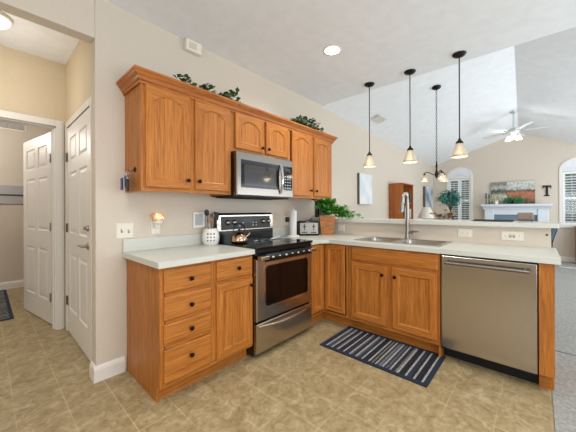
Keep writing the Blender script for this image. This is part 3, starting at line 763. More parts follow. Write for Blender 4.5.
def socket(t, fn, u, v, n=.007, horiz=False):
    o = MB().loops([rrect(fn, u - .017, u + .017, v - .014, v + .014, .008, n - .0004), rrect(fn, u - .016, u + .016, v - .013, v + .013, .008, n + .0015)], 0, False, True, True).build('socket', 'white_plastic', t)
    mb = MB()
    for du, dv in ((-.006, .003), (.006, .003), (0, -.007)):
        w_, h_ = (.0012, .004) if dv > 0 else (.0022, .0022)
        if horiz: du, dv, w_, h_ = dv, du, h_, w_
        mb.loops([rect(fn, u + du - w_, u + du + w_, v + dv - h_, v + dv + h_, n + .0016), rect(fn, u + du - w_, u + du + w_, v + dv - h_, v + dv + h_, n + .0019)], 0, False, True, True)
    mb.build('slots', 'slot_dark', o)
f = fx(0)
t = plate('two-gang light switch plate on the wall left of the counter', 'light switch', 'light_switch', f, -.058, .062, 1.020, 1.138)
toggle(t, f, -.022, 1.078); toggle(t, f, .026, 1.074)
t = plate('single outlet plate on the wall above the left counter', 'outlet', 'wall_outlet', f, .196, .270, 1.036, 1.150)
socket(t, f, .233, 1.062)
# wall plug wax warmer
t = thing('plug_in_warmer', 'glowing amber mosaic glass plug-in warmer above the left counter', 'warmer', (.04, .233, 1.11))
MB().box(.0072, .040, .214, .252, 1.095, 1.135).build('plug_body', 'white_plastic', t, bevel=.005)
MB().lathe([(.012, 1.120), (.030, 1.128), (.034, 1.142), (.032, 1.148), (.0, 1.150)], (.048, .233, 0), 16).build('cup', 'white_plastic', t)
gl = MB().lathe([(.022, 1.151), (.040, 1.165), (.046, 1.182), (.041, 1.200), (.030, 1.212), (.026, 1.212), (.026, 1.210)], (.050, .233, 0), 18, cap=False).build('glass_shade', 'mosaic_glass', t)
mb = MB(); r = random.Random(4)
for i in range(26):
    a = r.random() * 2 * PI; h = r.uniform(1.160, 1.205); R_ = .0465 - abs(h - 1.182) * .42
    p = Vector((.050 + R_ * math.cos(a), .233 + R_ * math.sin(a), h)); q = r.uniform(.0035, .0065)
    mb.lathe([(0, -q), (q, 0), (0, q)], p, 6, 0 if r.random() < .7 else 1, cap=False)
mb.build('mosaic', ['amber_glow', 'spark'], gl)
point('warmer_bulb', (.051, .233, 1.183), .06, (1, .72, .45), .02)
# white wall tablet / intercom
t = thing('wall_intercom', 'white wall intercom with grey screen beside the utensil crock', 'intercom', (.01, .61, 1.145))
MB().box(.0005, .024, .560, .682, 1.072, 1.218).build('case', 'white_plastic', t, bevel=.004)
MB().box(.0242, .0252, .576, .652, 1.096, 1.198).build('screen', 'lcd', t)
t = plate('two-gang switch plate on the wall between the intercom and the range', 'light switch', 'light_switch', f, .700, .752, 1.095, 1.215)
toggle(t, f, .726, 1.155)
t = plate('outlet plate on the wall behind the paper towels with a black plug in it', 'outlet', 'wall_outlet', f, 1.800, 1.872, 1.045, 1.160)
socket(t, f, 1.836, 1.075); socket(t, f, 1.836, 1.130)
tag(MB().box(.0088, .045, 1.815, 1.857, 1.085, 1.145).build('power_adapter', 'black_plastic', bevel=.004), 'black power adapter plugged in beside the paper towel roll', 'adapter')
g = fy(PY)
t = plate('outlet plate on the half wall nearest the wooden planter', 'outlet', 'wall_outlet', g, .400, .500, .960, 1.045)
socket(t, g, .430, 1.0025, horiz=True); socket(t, g, .470, 1.0025, horiz=True)
t = plate('outlet plate on the half wall above the dishwasher left edge', 'outlet', 'wall_outlet', g, 1.775, 1.895, .965, 1.045)
socket(t, g, 1.812, 1.005, horiz=True); socket(t, g, 1.858, 1.005, horiz=True)
t = plate('widest outlet and switch plate, at the right end of the half wall', 'outlet', 'wall_outlet', g, 2.115, 2.270, .958, 1.038)
socket(t, g, 2.145, .998, horiz=True); socket(t, g, 2.240, .998, horiz=True)
for u in (2.180, 2.205): toggle(t, g, u, .998)
tag(MB().lathe([(.008, 0), (.008, .004), (.004, .006)], (2.418, PY - .0005, 1.02), 12, axis='-y').build('wall_button', 'black_plastic'), 'small round black button at the right end of the half wall', 'button')
# doorbell chime
t = thing('door_chime', 'white door chime box high on the wall against the ceiling', 'chime', (.03, .56, 2.72))
MB().box(.0005, .050, .485, .635, 2.675, 2.775).build('cover', 'almond_plastic', t, bevel=.006)
mb = MB().box(.0503, .052, .51, .585, 2.695, 2.755)
mb.build('grille', 'wall_paint', t)
# phone
t = thing('wall_phone', 'black cordless phone on its wall cradle behind the potted plant', 'phone', (.03, 2.60, 1.24))
MB().box(.0005, .035, 2.455, 2.66, 1.13, 1.365).build('cradle', 'black_plastic', t, bevel=.006)
h_ = MB().box(.0355, .062, 2.475, 2.535, 1.14, 1.372).build('handset', 'smooth_black', t, bevel=.008)
MB().box(.0623, .063, 2.487, 2.523, 1.29, 1.33).build('screen', 'lcd', h_)
tag(MB().tube([(.03, 2.452, 1.16), (.05, 2.34, 1.135), (.04, 2.24, 1.08), (.03, 2.14, 1.02), (.03, 2.06, .93)], .004, 6).build('phone_cord', 'black_plastic'), 'thin black cord sloping from the phone to behind the toaster', 'cord')
# key hook with keys
t = thing('key_hook', 'dark oval key hook on the side of the left wall cabinet', 'hook', (.20, 0, 1.53))
MB().lathe([(.020, 0), (.020, .004), (.012, .008)], (.214, .0025, 1.53), 16, axis='-y').build('hook_plate', 'dark_bronze', t)
MB().tube([(.214, -.005, 1.53), (.214, -.020, 1.515), (.21, -.032, 1.512), (.205, -.040, 1.525)], .003, 6).build('hook_arm', 'dark_bronze', t)
t = thing('key_bunch', 'bunch of keys with blue tags hanging from the cabinet side hook', 'keys', (.20, -.03, 1.50))
t.scale = (1.25, 1, 1.4); MB().tube([(.205 + .014 * math.cos(a * PI / 6), -.031 + .004 * math.sin(a * PI / 6), 1.503 + .014 * math.sin(a * PI / 6)) for a in range(13)], .0014, 5).build('key_ring', 'key_silver', t)
for k, (dx, dz, ml) in enumerate(((-.085, -.02, 'key_blue'), (-.055, -.005, 'key_silver'), (-.03, -.03, 'smooth_black'), (.0, -.035, 'key_silver'), (.018, -.045, 'dark_bronze'), (-.105, -.035, 'key_blue'))):
    c = Vector((.208 + dx * .7, -.034 - .004 * k, 1.49 + dz))
    mb = MB()
    if ml == 'key_silver':
        mb.lathe([(.016, -.0015), (.016, .0015)], c + Vector((0, 0, .012)), 12, axis='-y'); mb.box(c.x - .003, c.x + .003, c.y - .001, c.y + .001, c.z - .035, c.z + .002)
    else: mb.box(c.x - .014, c.x + .014, c.y - .004, c.y + .004, c.z - .038, c.z + .024)
    mb.tube([c + Vector((0, 0, .02)), Vector((.200, -.033, 1.492))], .0012, 4)
    mb.build('key' if ml == 'key_silver' else 'key_tag', ml, t)

# ================================================================ ON THE COUNTERS
# utensil crock
cx, cy, z0 = .105, .690, .9142
t = thing('utensil_crock', 'white ceramic crock with square cutouts left of the range', 'crock', (cx, cy, z0))
pr = [(.058, 0), (.068, .008), (.078, .045), (.079, .080), (.072, .120), (.062, .138), (.062, .152), (.056, .152), (.055, .135), (.066, .09), (.066, .03), (.0, .012)]
MB().lathe(pr, (cx, cy, z0), 28, cap=True).build('pot', 'ceramic', t)
mb = MB(); view = math.atan2(-.70 - cy, 2.34 - cx)
for i in range(-1, 2):
    for j in range(3):
        a = view + i * .36; zz = z0 + .045 + j * .030; R_ = .0790 if j == 1 else .0775
        c = Vector((cx + R_ * math.cos(a), cy + R_ * math.sin(a), zz)); tx = Vector((-math.sin(a), math.cos(a), 0)); nn = Vector((math.cos(a), math.sin(a), 0))
        if i == 0 and j == 1: pass
        mb.loops([[c - tx * .006 - Vector((0, 0, .006)) - nn * .004, c + tx * .006 - Vector((0, 0, .006)) - nn * .004, c + tx * .006 + Vector((0, 0, .006)) - nn * .004, c - tx * .006 + Vector((0, 0, .006)) - nn * .004],
                  [c - tx * .006 - Vector((0, 0, .006)) + nn * .0015, c + tx * .006 - Vector((0, 0, .006)) + nn * .0015, c + tx * .006 + Vector((0, 0, .006)) + nn * .0015, c - tx * .006 + Vector((0, 0, .006)) + nn * .0015]], 0, False, True, True)
mb.build('cutouts', 'slot_dark', t)
def utensil(name, label, off, tip, m, kind, mh=None):
    a = Vector((cx, cy, z0 + .035)) + Vector((off[0] * .45, off[1] * .45, 0)); b = Vector((cx + tip[0], cy + tip[1], z0 + tip[2]))
    t = thing(name, label, 'utensil', a, None)
    MB().tube([a, b], .0045, 7).build('utensil_handle', mh or m, t)
    d = (b - a).normalized(); M = Matrix.Translation(b + d * .028) @ d.to_track_quat('Z', 'Y').to_matrix().to_4x4() @ Matrix.Rotation(1.0, 4, 'Z')
    mb = MB()
    if kind == 'spoon': mb.lathe([(0, -.032), (.018, -.02), (.023, 0), (.018, .02), (0, .032)], (0, 0, 0), 14, M=M @ Matrix.Diagonal((1, .3, 1, 1)))
    elif kind == 'turner': mb.box(-.028, .028, -.002, .002, -.03, .045, 0, M); 
    elif kind == 'whisk':
        for k in range(5):
            an = k * PI / 5
            mb.tube([M @ Vector((.020 * math.sin(q * PI / 8) * math.cos(an), .020 * math.sin(q * PI / 8) * math.sin(an), -.03 + .08 * (1 - math.cos(q * PI / 8)) / 2)) for q in range(9)], .0012, 4)
    mb.build('utensil_head', m, t)
utensil('whisk', 'wire whisk standing in the white utensil crock', (0, 0), (-.02, -.02, .25), 'chrome', 'whisk')
utensil('ladle', 'black ladle leaning left in the white utensil crock', (.02, -.03), (.01, -.045, .27), 'black_plastic', 'spoon')
utensil('cooking_spoon', 'steel cooking spoon in the middle of the white utensil crock', (.02, .02), (.02, .012, .24), 'nickel', 'spoon')
utensil('turner', 'black turner leaning right in the white utensil crock', (-.02, .03), (-.01, .055, .23), 'black_plastic', 'turner')
utensil('wooden_spoon', 'brown wooden spoon in the white utensil crock', (.03, 0), (.03, -.012, .20), 'acacia', 'spoon')
# kettle
cx, cy, z0 = .28, .885, .9268
t = thing('tea_kettle', 'shiny copper-toned steel kettle with black handle on the left rear burner', 'kettle', (cx, cy, z0))
MB().lathe([(.066, 0), (.076, .006), (.079, .028), (.074, .055), (.060, .078), (.044, .090), (.038, .093)], (cx, cy, z0), 28, m=0).build('kettle_body', 'kettle_metal', t)
MB().lathe([(.040, .0935), (.034, .100), (.012, .103), (.008, .106), (.008, .114), (.013, .118), (.012, .128), (.0, .131)], (cx, cy, z0), 20).build('lid', 'smooth_black', t)
MB().tube([(cx, cy - .062 , z0 + .075)] + [(cx, cy - .070 * math.cos(PI * k / 10), z0 + .10 + .085 * math.sin(PI * k / 10)) for k in range(1, 10)] + [(cx, cy + .062, z0 + .075)], [.004, .005] + [.008] * 7 + [.005, .004], 8).build('kettle_handle', 'smooth_black', t)
MB().tube([(cx + .04, cy + .035, z0 + .045), (cx + .07, cy + .055, z0 + .075), (cx + .082, cy + .065, z0 + .095)], [.020, .013, .010], 10).build('spout', 'kettle_metal', t)
# spoon rest on the cooktop
t = thing('spoon_rest', 'long silver spoon-shaped rest lying across the middle of the cooktop', 'spoon rest', (.26, 1.22, .927))
L_ = []
for k in range(15):
    f_ = k / 14; y = 1.06 + .36 * f_; wv = .030 * math.sin(PI * min(1, f_ * 1.9)) ** .6 + .012 if f_ < .52 else .014 + .010 * math.sin(PI * (f_ - .5) / .5)
    x = .27 + .03 * f_
    L_.append([Vector((x - wv, y, .934)), Vector((x - wv * .6, y, .929)), Vector((x + wv * .6, y, .929)), Vector((x + wv, y, .934)), Vector((x + wv * .6, y, .932)), Vector((x - wv * .6, y, .932))])
MB().loops(L_, 0, True, True, True).build('dish', 'chrome', t)
MB().tube([(.285, 1.30, .9335), (.27, 1.38, .940), (.262, 1.45, .944)], [.006, .005, .007], 8).build('grip', 'white_plastic', t)
# paper towel holder
cx, cy = .16, 1.795; z0 = .9142
t = thing('paper_towel_holder', 'slim upright paper towel holder on the counter right of the range', 'holder', (cx, cy, z0))
MB().lathe([(.075, 0), (.078, .006), (.070, .014), (.012, .018), (.006, .020), (.006, .315), (.011, .318), (.012, .330), (.0, .335)], (cx, cy, z0), 28).build('stand', 'white_plastic', t)
tag(MB().lathe([(.008, .0205), (.0405, .0205), (.042, .312), (.008, .312), (.008, .0205)], (cx, cy, z0), 28, cap=False).build('paper_towel_roll', 'paper_white'), 'white roll of paper towels on the slim holder', 'paper towels')
# toaster (four slots), long side faces the room
def local(loc, rz):
    return Matrix.Translation(loc) @ Matrix.Rotation(rz, 4, 'Z')
M = local((.185, 2.040, .9142), math.radians(-46))
t = thing('toaster', 'four-slot black toaster with silver front panels on the corner counter', 'toaster', (.185, 2.040, .9142))
mb = MB(); r_ = .03
def tl(ins, z): 
    X, Y = .080 - ins, .145 - ins; k = .03
    pts = []
    for cx_, cy_, s0 in ((X - k, -Y + k, -90), (X - k, Y - k, 0), (-X + k, Y - k, 90), (-X + k, -Y + k, 180)):
        for q in range(5): a = math.radians(s0 + q * 22.5); pts.append(M @ Vector((cx_ + k * math.cos(a), cy_ + k * math.sin(a), z)))
    return pts
tb = MB().loops([tl(.006, 0), tl(0, .010), tl(0, .155), tl(.006, .172), tl(.02, .180)], 0, True, True, True).build('toaster_body', 'smooth_black', t)
o = MB().box(.0803, .087, -.100, .125, .022, .160, 0, M).build('front_panel', 'toaster_steel', tb, bevel=.006)
for s_ in (-1, 1):
    sy = .0125 + s_ * .058
    MB().box(.0873, .103, sy - .017, sy + .017, .108, .122, 0, M).build('lever', 'black_plastic', o)
    MB().box(.0871, .0878, sy - .004, sy + .004, .065, .150, 0, M).build('lever_slot', 'smooth_black', o)
    for q in (-.024, 0, .024):
        MB().lathe([(.009, 0), (.009, .006), (.0, .007)], M @ Vector((.0872, sy + q, .042)), 12, M=M.to_3x3().to_4x4() @ Matrix.Rotation(PI / 2, 4, 'Y')).build('button', 'black_plastic', o)
mb = MB()
for y in (-.105, -.035, .035, .105):
    mb.box(-.055, .055, y - .009 - 0, y + .009, .1795, .1812, 0, M)
mb.build('bread_slots', 'slot_dark', tb)
# wooden planter
M = local((.345, 2.245, .9142), math.radians(-50))
t = thing('wooden_planter', 'tapered square wooden planter box in the counter corner', 'planter', (.345, 2.245, .9142))
def sq(h, z): d_ = h - .035; return [M @ Vector((d_, -h, z)), M @ Vector((d_, h, z)), M @ Vector((-d_, h, z)), M @ Vector((-d_, -h, z))]
MB().loops([sq(.078, 0), sq(.094, .150), sq(.102, .247), sq(.090, .247), sq(.088, .230)], 0, False, True, True).build('box', 'acacia', t, bevel=.003)
t2 = thing('leafy_plant', 'bushy bright green leafy plant spilling from the wooden planter over the bar', 'plant', (.345, 2.245, 1.163))
r = random.Random(2); st = MB(); lf = MB()
for i in range(90):
    a = r.random() * 2 * PI; base = Vector((.345 + .03 * math.cos(a), 2.245 + .03 * math.sin(a), 1.166))
    spill = i % 3 == 0
    d = Vector((r.uniform(.3, 1.0), r.uniform(.25, .9), 0)) if spill else Vector((math.cos(a), math.sin(a), 0)) * r.uniform(.1, 1)
    L0 = r.uniform(.20, .40) if spill else r.uniform(.10, .15)
    top = r.uniform(.05, .13) if spill else r.uniform(.06, .19)
    pts = [base]
    for q in range(1, 6):
        f_ = q / 5; z = top * math.sin(PI * .5 * min(1, f_ * 1.35)) - (top * 1.2 * max(0, f_ - .5) / .5 if spill else 0)
        p = base + d * L0 * f_; p.z = max(base.z + z, 1.132); p.x = max(p.x, .06); pts.append(p)
    st.tube(pts, .0018, 4)
    for q in range(1, 6):
        for k in range(3):
            dd_ = Vector((r.uniform(-1, 1), r.uniform(-1, 1), r.uniform(-.2, .7)))
            pp = pts[q] + Vector((r.uniform(-.012, .012), r.uniform(-.012, .012), r.uniform(-.004, .012))); 
            lf.leaf(pp, dd_, (r.uniform(-.5, .5), r.uniform(-.5, .5), 1), r.uniform(.04, .068), r.uniform(.034, .055), 0 if r.random() < .55 else 1)
st.build('stems', 'green_leaf', t2); lf.build('leaves', ['green_leaf', 'green_leaf_light'], t2, recalc=False)
# things on the bar top
t = thing('serving_tray', 'long thin black tray lying on the bar top', 'tray', (2.05, 2.60, 1.1182))
MB().prism([(1.87, 2.54), (2.19, 2.50), (2.19, 2.70), (1.87, 2.70)], lambda u, v, n: Vector((u, v, n)), 1.1185, 1.124).prism([(1.87, 2.69), (2.19, 2.69), (2.19, 2.70), (1.87, 2.70)], lambda u, v, n: Vector((u, v, n)), 1.124, 1.133).build('tray_plate', 'smooth_black', t)
t = thing('taupe_box', 'small taupe box on dark curled feet at the right end of the bar top', 'box', (2.275, 2.60, 1.1182))  # a taupe box raised on dark looped feet
MB().box(2.222, 2.335, 2.575, 2.625, 1.132, 1.205).build('case', 'taupe', t, bevel=.014, seg=4)
mb = MB()
for x in (2.238, 2.265, 2.292, 2.319):
    mb.tube([(x + .011 * math.cos(a * PI / 6), 2.570, 1.1302 + .0108 * math.sin(a * PI / 6)) for a in range(13)], .0016, 5)
mb.build('feet', 'smooth_black', t)
MB().lathe([(.004, 0), (.004, .002)], (2.31, 2.5748, 1.165), 10, axis='-y').build('switch', 'smooth_black', t)

# ================================================================ RUGS
def woven(name, per):
    m = mat(name, (40, 50, 66), 0.95)
    sp = N(m, 'ShaderNodeSeparateXYZ'); L(m, coords(m), sp.inputs[0])
    d = N(m, 'ShaderNodeMath', operation='DIVIDE'); d.inputs[1].default_value = per; L(m, sp.outputs['X'], d.inputs[0])
    fr = N(m, 'ShaderNodeMath', operation='FRACT'); L(m, d.outputs[0], fr.inputs[0])
    nw = N(m, 'ShaderNodeMath', operation='MULTIPLY'); nw.inputs[1].default_value = 4; L(m, d.outputs[0], nw.inputs[0])
    fl = N(m, 'ShaderNodeMath', operation='FLOOR'); L(m, nw.outputs[0], fl.inputs[0])
    wn = N(m, 'ShaderNodeTexWhiteNoise'); wn.noise_dimensions = '1D'; L(m, fl.outputs[0], wn.inputs['W'])
    r1 = N(m, 'ShaderNodeValToRGB'); r1.color_ramp.interpolation = 'CONSTANT'; e = r1.color_ramp.elements
    for p_, c_ in ((.30, (44, 56, 78)), (.55, (100, 106, 114)), (.75, (30, 36, 48)), (.88, (128, 128, 124))):
        q = e.new(p_); q.color = (*s2l(c_), 1)
    e[0].color = (*s2l((24, 30, 46)), 1); e[-1].color = (*s2l((128, 128, 124)), 1)
    L(m, wn.outputs['Value'], r1.inputs[0])
    lt = N(m, 'ShaderNodeMath', operation='LESS_THAN'); lt.inputs[1].default_value = .24; L(m, fr.outputs[0], lt.inputs[0])
    mx = N(m, 'ShaderNodeMixRGB'); L(m, lt.outputs[0], mx.inputs[0]); L(m, r1.outputs[0], mx.inputs[1]); mx.inputs[2].default_value = (*s2l((190, 186, 174)), 1)
    n = N(m, 'ShaderNodeTexNoise'); n.inputs['Scale'].default_value = 150; n.inputs['Detail'].default_value = 2; L(m, coords(m), n.inputs['Vector'])
    mz = N(m, 'ShaderNodeMixRGB', blend_type='MULTIPLY'); mz.inputs[0].default_value = 1
    L(m, mx.outputs[0], mz.inputs[1]); L(m, ramp(m, n.outputs['Fac'], [(0.38, (0.35, 0.37, 0.42)), (0.58, (1.1, 1.1, 1.1))]), mz.inputs[2])
    L(m, mz.outputs[0], bsdf(m).inputs['Base Color']); bump(m, n.outputs['Fac'], 0.8, 0.01)
woven('rug_stripes', .058); woven('runner_stripes', .06)
def rug(name, label, x0, x1, y0, y1, m, bw=.032):
    t = thing(name, label, 'rug', ((x0 + x1) / 2, (y0 + y1) / 2, 0))
    MB().box(x0 + bw, x1 - bw, y0 + bw, y1 - bw, .0012, .009).build('woven_field', m, t)
    mb = MB()
    for a, b, c, d in ((x0, x1, y0, y0 + bw), (x0, x1, y1 - bw, y1), (x0, x0 + bw, y0 + bw, y1 - bw), (x1 - bw, x1, y0 + bw, y1 - bw)): mb.box(a, b, c, d, .001, .010)
    mb.build('border', 'navy_cloth', t)
rug('kitchen_rug', 'navy and grey striped rug on the floor before the sink cabinet', .885, 1.790, 1.325, 1.862, 'rug_stripes')
rug('runner_rug', 'dark blue runner rug on the laundry room floor beyond the open door', -3.78, -2.08, -1.10, -.50, 'runner_stripes')

# ================================================================ CEILING THINGS
def can(x, y, label, grp=None):
    t = thing('recessed_light', label, 'ceiling light', (x, y, CH), grp)
    MB().lathe([(.055, -.003), (.088, -.004), (.090, -.0005), (.055, -.0005)], (x, y, CH), 28, cap=False).build('trim_ring', 'white_trim', t)
    MB().lathe([(.070, -.0035), (.060, -.0065), (.0, -.007)], (x, y, CH), 24).build('lens', 'can_lens', t)
def can_light(x, y, p):
    l = bpy.data.lights.new('can_lamp', 'AREA'); l.shape = 'DISK'; l.size = .11; l.energy = p; l.color = (1, .98, .96); l.spread = 2.6
    o = bpy.data.objects.new('can_lamp', l); COL.objects.link(o); o.location = (x, y, CH - .012)
can(.89, 1.54, 'round recessed ceiling light above the range and sink corner'); can_light(.89, 1.54, 14)
for x, y in ((1.2, -.9), (2.9, -1.3), (3.6, .6), (2.6, .1)):  # extra ceiling lights added out of view to brighten the room
    can(x, y, 'added round recessed ceiling light, unseen, that brightens the kitchen', 'added fill ceiling lights'); can_light(x, y, 14)

def pendant_shade(mb, c, k=1.0, m=0):
    prof = [(.020, .162), (.032, .156), (.044, .128), (.058, .095), (.071, .058), (.081, .026), (.086, .000), (.083, .002), (.067, .060), (.054, .095), (.040, .128), (.018, .152)]
    L_ = []
    for r, h in prof:
        L_.append([Vector(c) + Vector(((r + .0018 * math.cos(12 * 2 * PI * i / 48)) * k * math.cos(2 * PI * i / 48), (r + .0018 * math.cos(12 * 2 * PI * i / 48)) * k * math.sin(2 * PI * i / 48), h * k)) for i in range(48)])
    return mb.loops(L_, m, True, False, False)
for x, y, zb, lab in ((.83, 2.457, 1.765, 'bronze pendant light with ribbed glass shade, leftmost and nearest the wall cabinets'), (1.305, 2.475, 1.762, 'middle bronze pendant light with ribbed glass shade above the faucet'), (1.787, 2.445, 1.755, 'bronze pendant light with ribbed glass shade, rightmost above the bar')):
    t = thing('pendant_light', lab, 'pendant light', (x, y, CH))
    MB().lathe([(.0, -.034), (.020, -.032), (.030, -.026), (.050, -.020), (.060, -.008), (.062, -.0005)], (x, y, CH), 24).build('canopy', 'dark_bronze', t)
    MB().tube([(x, y, CH - .030), (x, y, zb + .175)], .0055, 8).build('rod', 'dark_bronze', t)
    MB().lathe([(.008, .185), (.012, .178), (.014, .165), (.026, .158), (.030, .148), (.034, .142), (.034, .134), (.018, .134)], (x, y, zb), 20).build('socket_cap', 'dark_bronze', t)
    sh = pendant_shade(MB(), (x, y, zb), .87).build('glass_shade', 'shade_glass', t)
    MB().lathe([(.0, .040), (.016, .045), (.022, .062), (.018, .082), (.010, .100), (.010, .133)], (x, y, zb), 14).build('bulb', 'lit_bulb', sh)
    point('pendant_lamp', (x, y, zb + .01), 2.2, (1, .86, .66), .05)
# chandelier over the dining table
cx, cy = 1.24, 3.825; zc = er(1.2, 1) - .04
t = thing('chandelier', 'dark bronze chandelier with upturned arms and glass shades on a long chain', 'chandelier', (cx, cy, 3.0))
ztop = er(cx, 1) + (er(cx, 0) - er(cx, 1)) * (cy - YE) / (FY - YE)
MB().lathe([(.0, -.035), (.03, -.03), (.06, -.012), (.064, .012)], (cx, cy, ztop - .008), 20).build('canopy', 'dark_bronze', t)
mb = MB(); z = ztop - .045; k = 0
while z > 1.97:
    pts = []
    for a in range(9):
        u = .010 * math.cos(a * PI / 4); v = .017 * math.sin(a * PI / 4)
        pts.append((cx + (u if k % 2 else 0), cy + (0 if k % 2 else u), z + v))
    mb.tube(pts, .0028, 5); z -= .028; k += 1
ch = mb.build('chain', 'dark_bronze', t)
MB().lathe([(.0, 1.93), (.008, 1.925), (.010, 1.89), (.014, 1.84), (.010, 1.80), (.018, 1.76), (.026, 1.72), (.020, 1.69), (.010, 1.67), (.0, 1.655)], (cx, cy, .04), 16).build('stem', 'dark_bronze', t)
for k in range(3):
    a = math.radians(67 + 120 * k); d = Vector((math.cos(a), math.sin(a), 0)); c0 = Vector((cx, cy, 1.75))
    ar = MB().tube([c0, c0 + d * .05 + Vector((0, 0, .012)), c0 + d * .10 + Vector((0, 0, .045)), c0 + d * .145 + Vector((0, 0, .055)), c0 + d * .165 + Vector((0, 0, .035))], .006, 7)
    ar.lathe([(.010, .035), (.016, .02), (.018, .0)], c0 + d * .165 + Vector((0, 0, .005)), 12)
    ar = ar.build('arm', 'dark_bronze', t)
    pendant_shade(MB(), c0 + d * .165 + Vector((0, 0, -.085)), .60).build('glass_shade', 'shade_glass', ar)
    point('chandelier_lamp', c0 + d * .165 + Vector((0, 0, -.07)), 1.6, (1, .88, .7), .04)
# ceiling fan
cx, cy = 2.0, 6.2; zt = 3.20
t = thing('ceiling_fan', 'white ceiling fan with lit glass shades below the vault ridge', 'ceiling fan', (cx, cy, zt))
MB().lathe([(.0, -.06), (.03, -.06), (.065, -.02), (.07, .035)], (cx, cy, zt), 20).build('canopy', 'fan_metal', t)
MB().tube([(cx, cy, zt - .055), (cx, cy, 2.84)], .014, 10).build('down_rod', 'fan_metal', t)
MB().lathe([(.0, 2.84), (.05, 2.835), (.10, 2.80), (.105, 2.765), (.08, 2.74), (.045, 2.725), (.04, 2.69), (.0, 2.685)], (cx, cy, 0), 24).build('motor_housing', 'fan_metal', t)
for k in range(5):
    a = math.radians(8 + 72 * k); M = Matrix.Translation((cx, cy, 2.775)) @ Matrix.Rotation(a, 4, 'Z') @ Matrix.Rotation(math.radians(12), 4, 'X')
    bl = MB().prism([(.16, -.045), (.24, -.062), (.56, -.068), (.60, -.04), (.60, .04), (.56, .068), (.24, .062), (.16, .045)], lambda u, v, n: M @ Vector((u, v, n)), -.003, .003).build('blade', 'louver_white', t)
    MB().box(.085, .20, -.015, .015, -.010, -.004, 0, M).build('blade_iron', 'nickel', bl)
for k in range(3):
    a = math.radians(30 + 120 * k); d = Vector((math.cos(a), math.sin(a), 0))
    ar = MB().tube([(cx, cy, 2.70), Vector((cx, cy, 2.70)) + d * .06, Vector((cx, cy, 2.685)) + d * .085], .008, 7).build('light_arm', 'nickel', t)
    MB().lathe([(.018, 0), (.030, -.012), (.048, -.05), (.058, -.085), (.055, -.085), (.044, -.05), (.02, -.012)], Vector((cx, cy, 2.69)) + d * .095, 18, cap=False).build('glass_shade', 'fan_shade', ar)
t.location = (cx, cy + .3, zt + .045); point('fan_lamp', (cx, cy + .3, 2.60), 10, (1, .94, .85), .08)
# vents
def vent(label, M, w_, h_, n, name='ceiling_vent', mat_='white_trim'):
    t = thing(name, label, 'vent', M.translation)
    mb = MB()
    for a, b, c, d in ((-w_, w_, -h_, -h_ + .02), (-w_, w_, h_ - .02, h_), (-w_, -w_ + .02, -h_ + .02, h_ - .02), (w_ - .02, w_, -h_ + .02, h_ - .02)): mb.box(a, b, c, d, .0005, .008, 0, M)
    mb.build('frame', mat_, t)
    MB().box(-w_ + .021, w_ - .021, -h_ + .021, h_ - .021, .0003, .0012, 0, M).build('backing', 'slot_dark', t)
    mb = MB()
    for k in range(n):
        y = -h_ + .025 + (2 * h_ - .05) * (k + .5) / n
        mb.box(-w_ + .02, w_ - .02, -.001, .001, -.007, .007, 0, M @ Matrix.Translation((0, y, .0095)) @ Matrix.Rotation(.9, 4, 'X'))
    mb.build('slats', mat_, t)
sl = math.atan2(er(RX, 1) - er(0, 1), RX)
zv = er(.33, 1) + (er(.33, 0) - er(.33, 1)) * (3.88 - YE) / (FY - YE)
vent('small white air vent on the sloped vault ceiling near the left wall', Matrix.Translation((.33, 3.88, zv - .002)) @ Matrix.Rotation(-sl, 4, 'Y') @ Matrix.Rotation(math.atan(-.02), 4, 'X') @ Matrix.Rotation(PI, 4, 'X'), .075, .155, 9)
Mx = Matrix(((0, 0, 1, 0), (1, 0, 0, 0), (0, 1, 0, 0), (0, 0, 0, 1)))
vent('return air grille high on the laundry room back wall', Matrix.Translation((-3.85, -.42, 2.60)) @ Mx, .16, .075, 6, 'air_grille')
mb = MB()
tag(MB().box(2.70, 2.95, 7.49, 7.56, .0045, .009).build('floor_register', 'white_trim', bevel=.002), 'white floor register strip set in the carpet', 'register')
# laundry wall box
t = thing('washer_box', 'grey recessed washer hookup panel on the laundry back wall', 'panel', (-3.85, -.45, 1.49))
MB().box(-3.8495, -3.83, -.62, -.27, 1.345, 1.64).build('panel', 'washer_grey', t, bevel=.004)
MB().box(-3.8298, -3.822, -.62, -.27, 1.475, 1.495).build('bar', 'slot_dark', t)
# hall dome light
t = thing('dome_light', 'white glass dome ceiling light in the hallway', 'ceiling light', (-.82, -.68, CH))
MB().lathe([(.115, -.0005), (.115, -.022), (.105, -.026)], (-.82, -.68, CH), 32).build('base', 'white_trim', t)
MB().lathe([(.104, -.0265), (.098, -.046), (.075, -.068), (.035, -.080), (.0, -.082)], (-.82, -.68, CH), 32).build('dome', 'dome_glass', t)
point('dome_lamp', (-.82, -.68, CH - .50), 7.5, (1, .94, .88), .10)
point('laundry_lamp', (-2.9, -1.1, 2.3), 40, (1, .95, .90), .15)

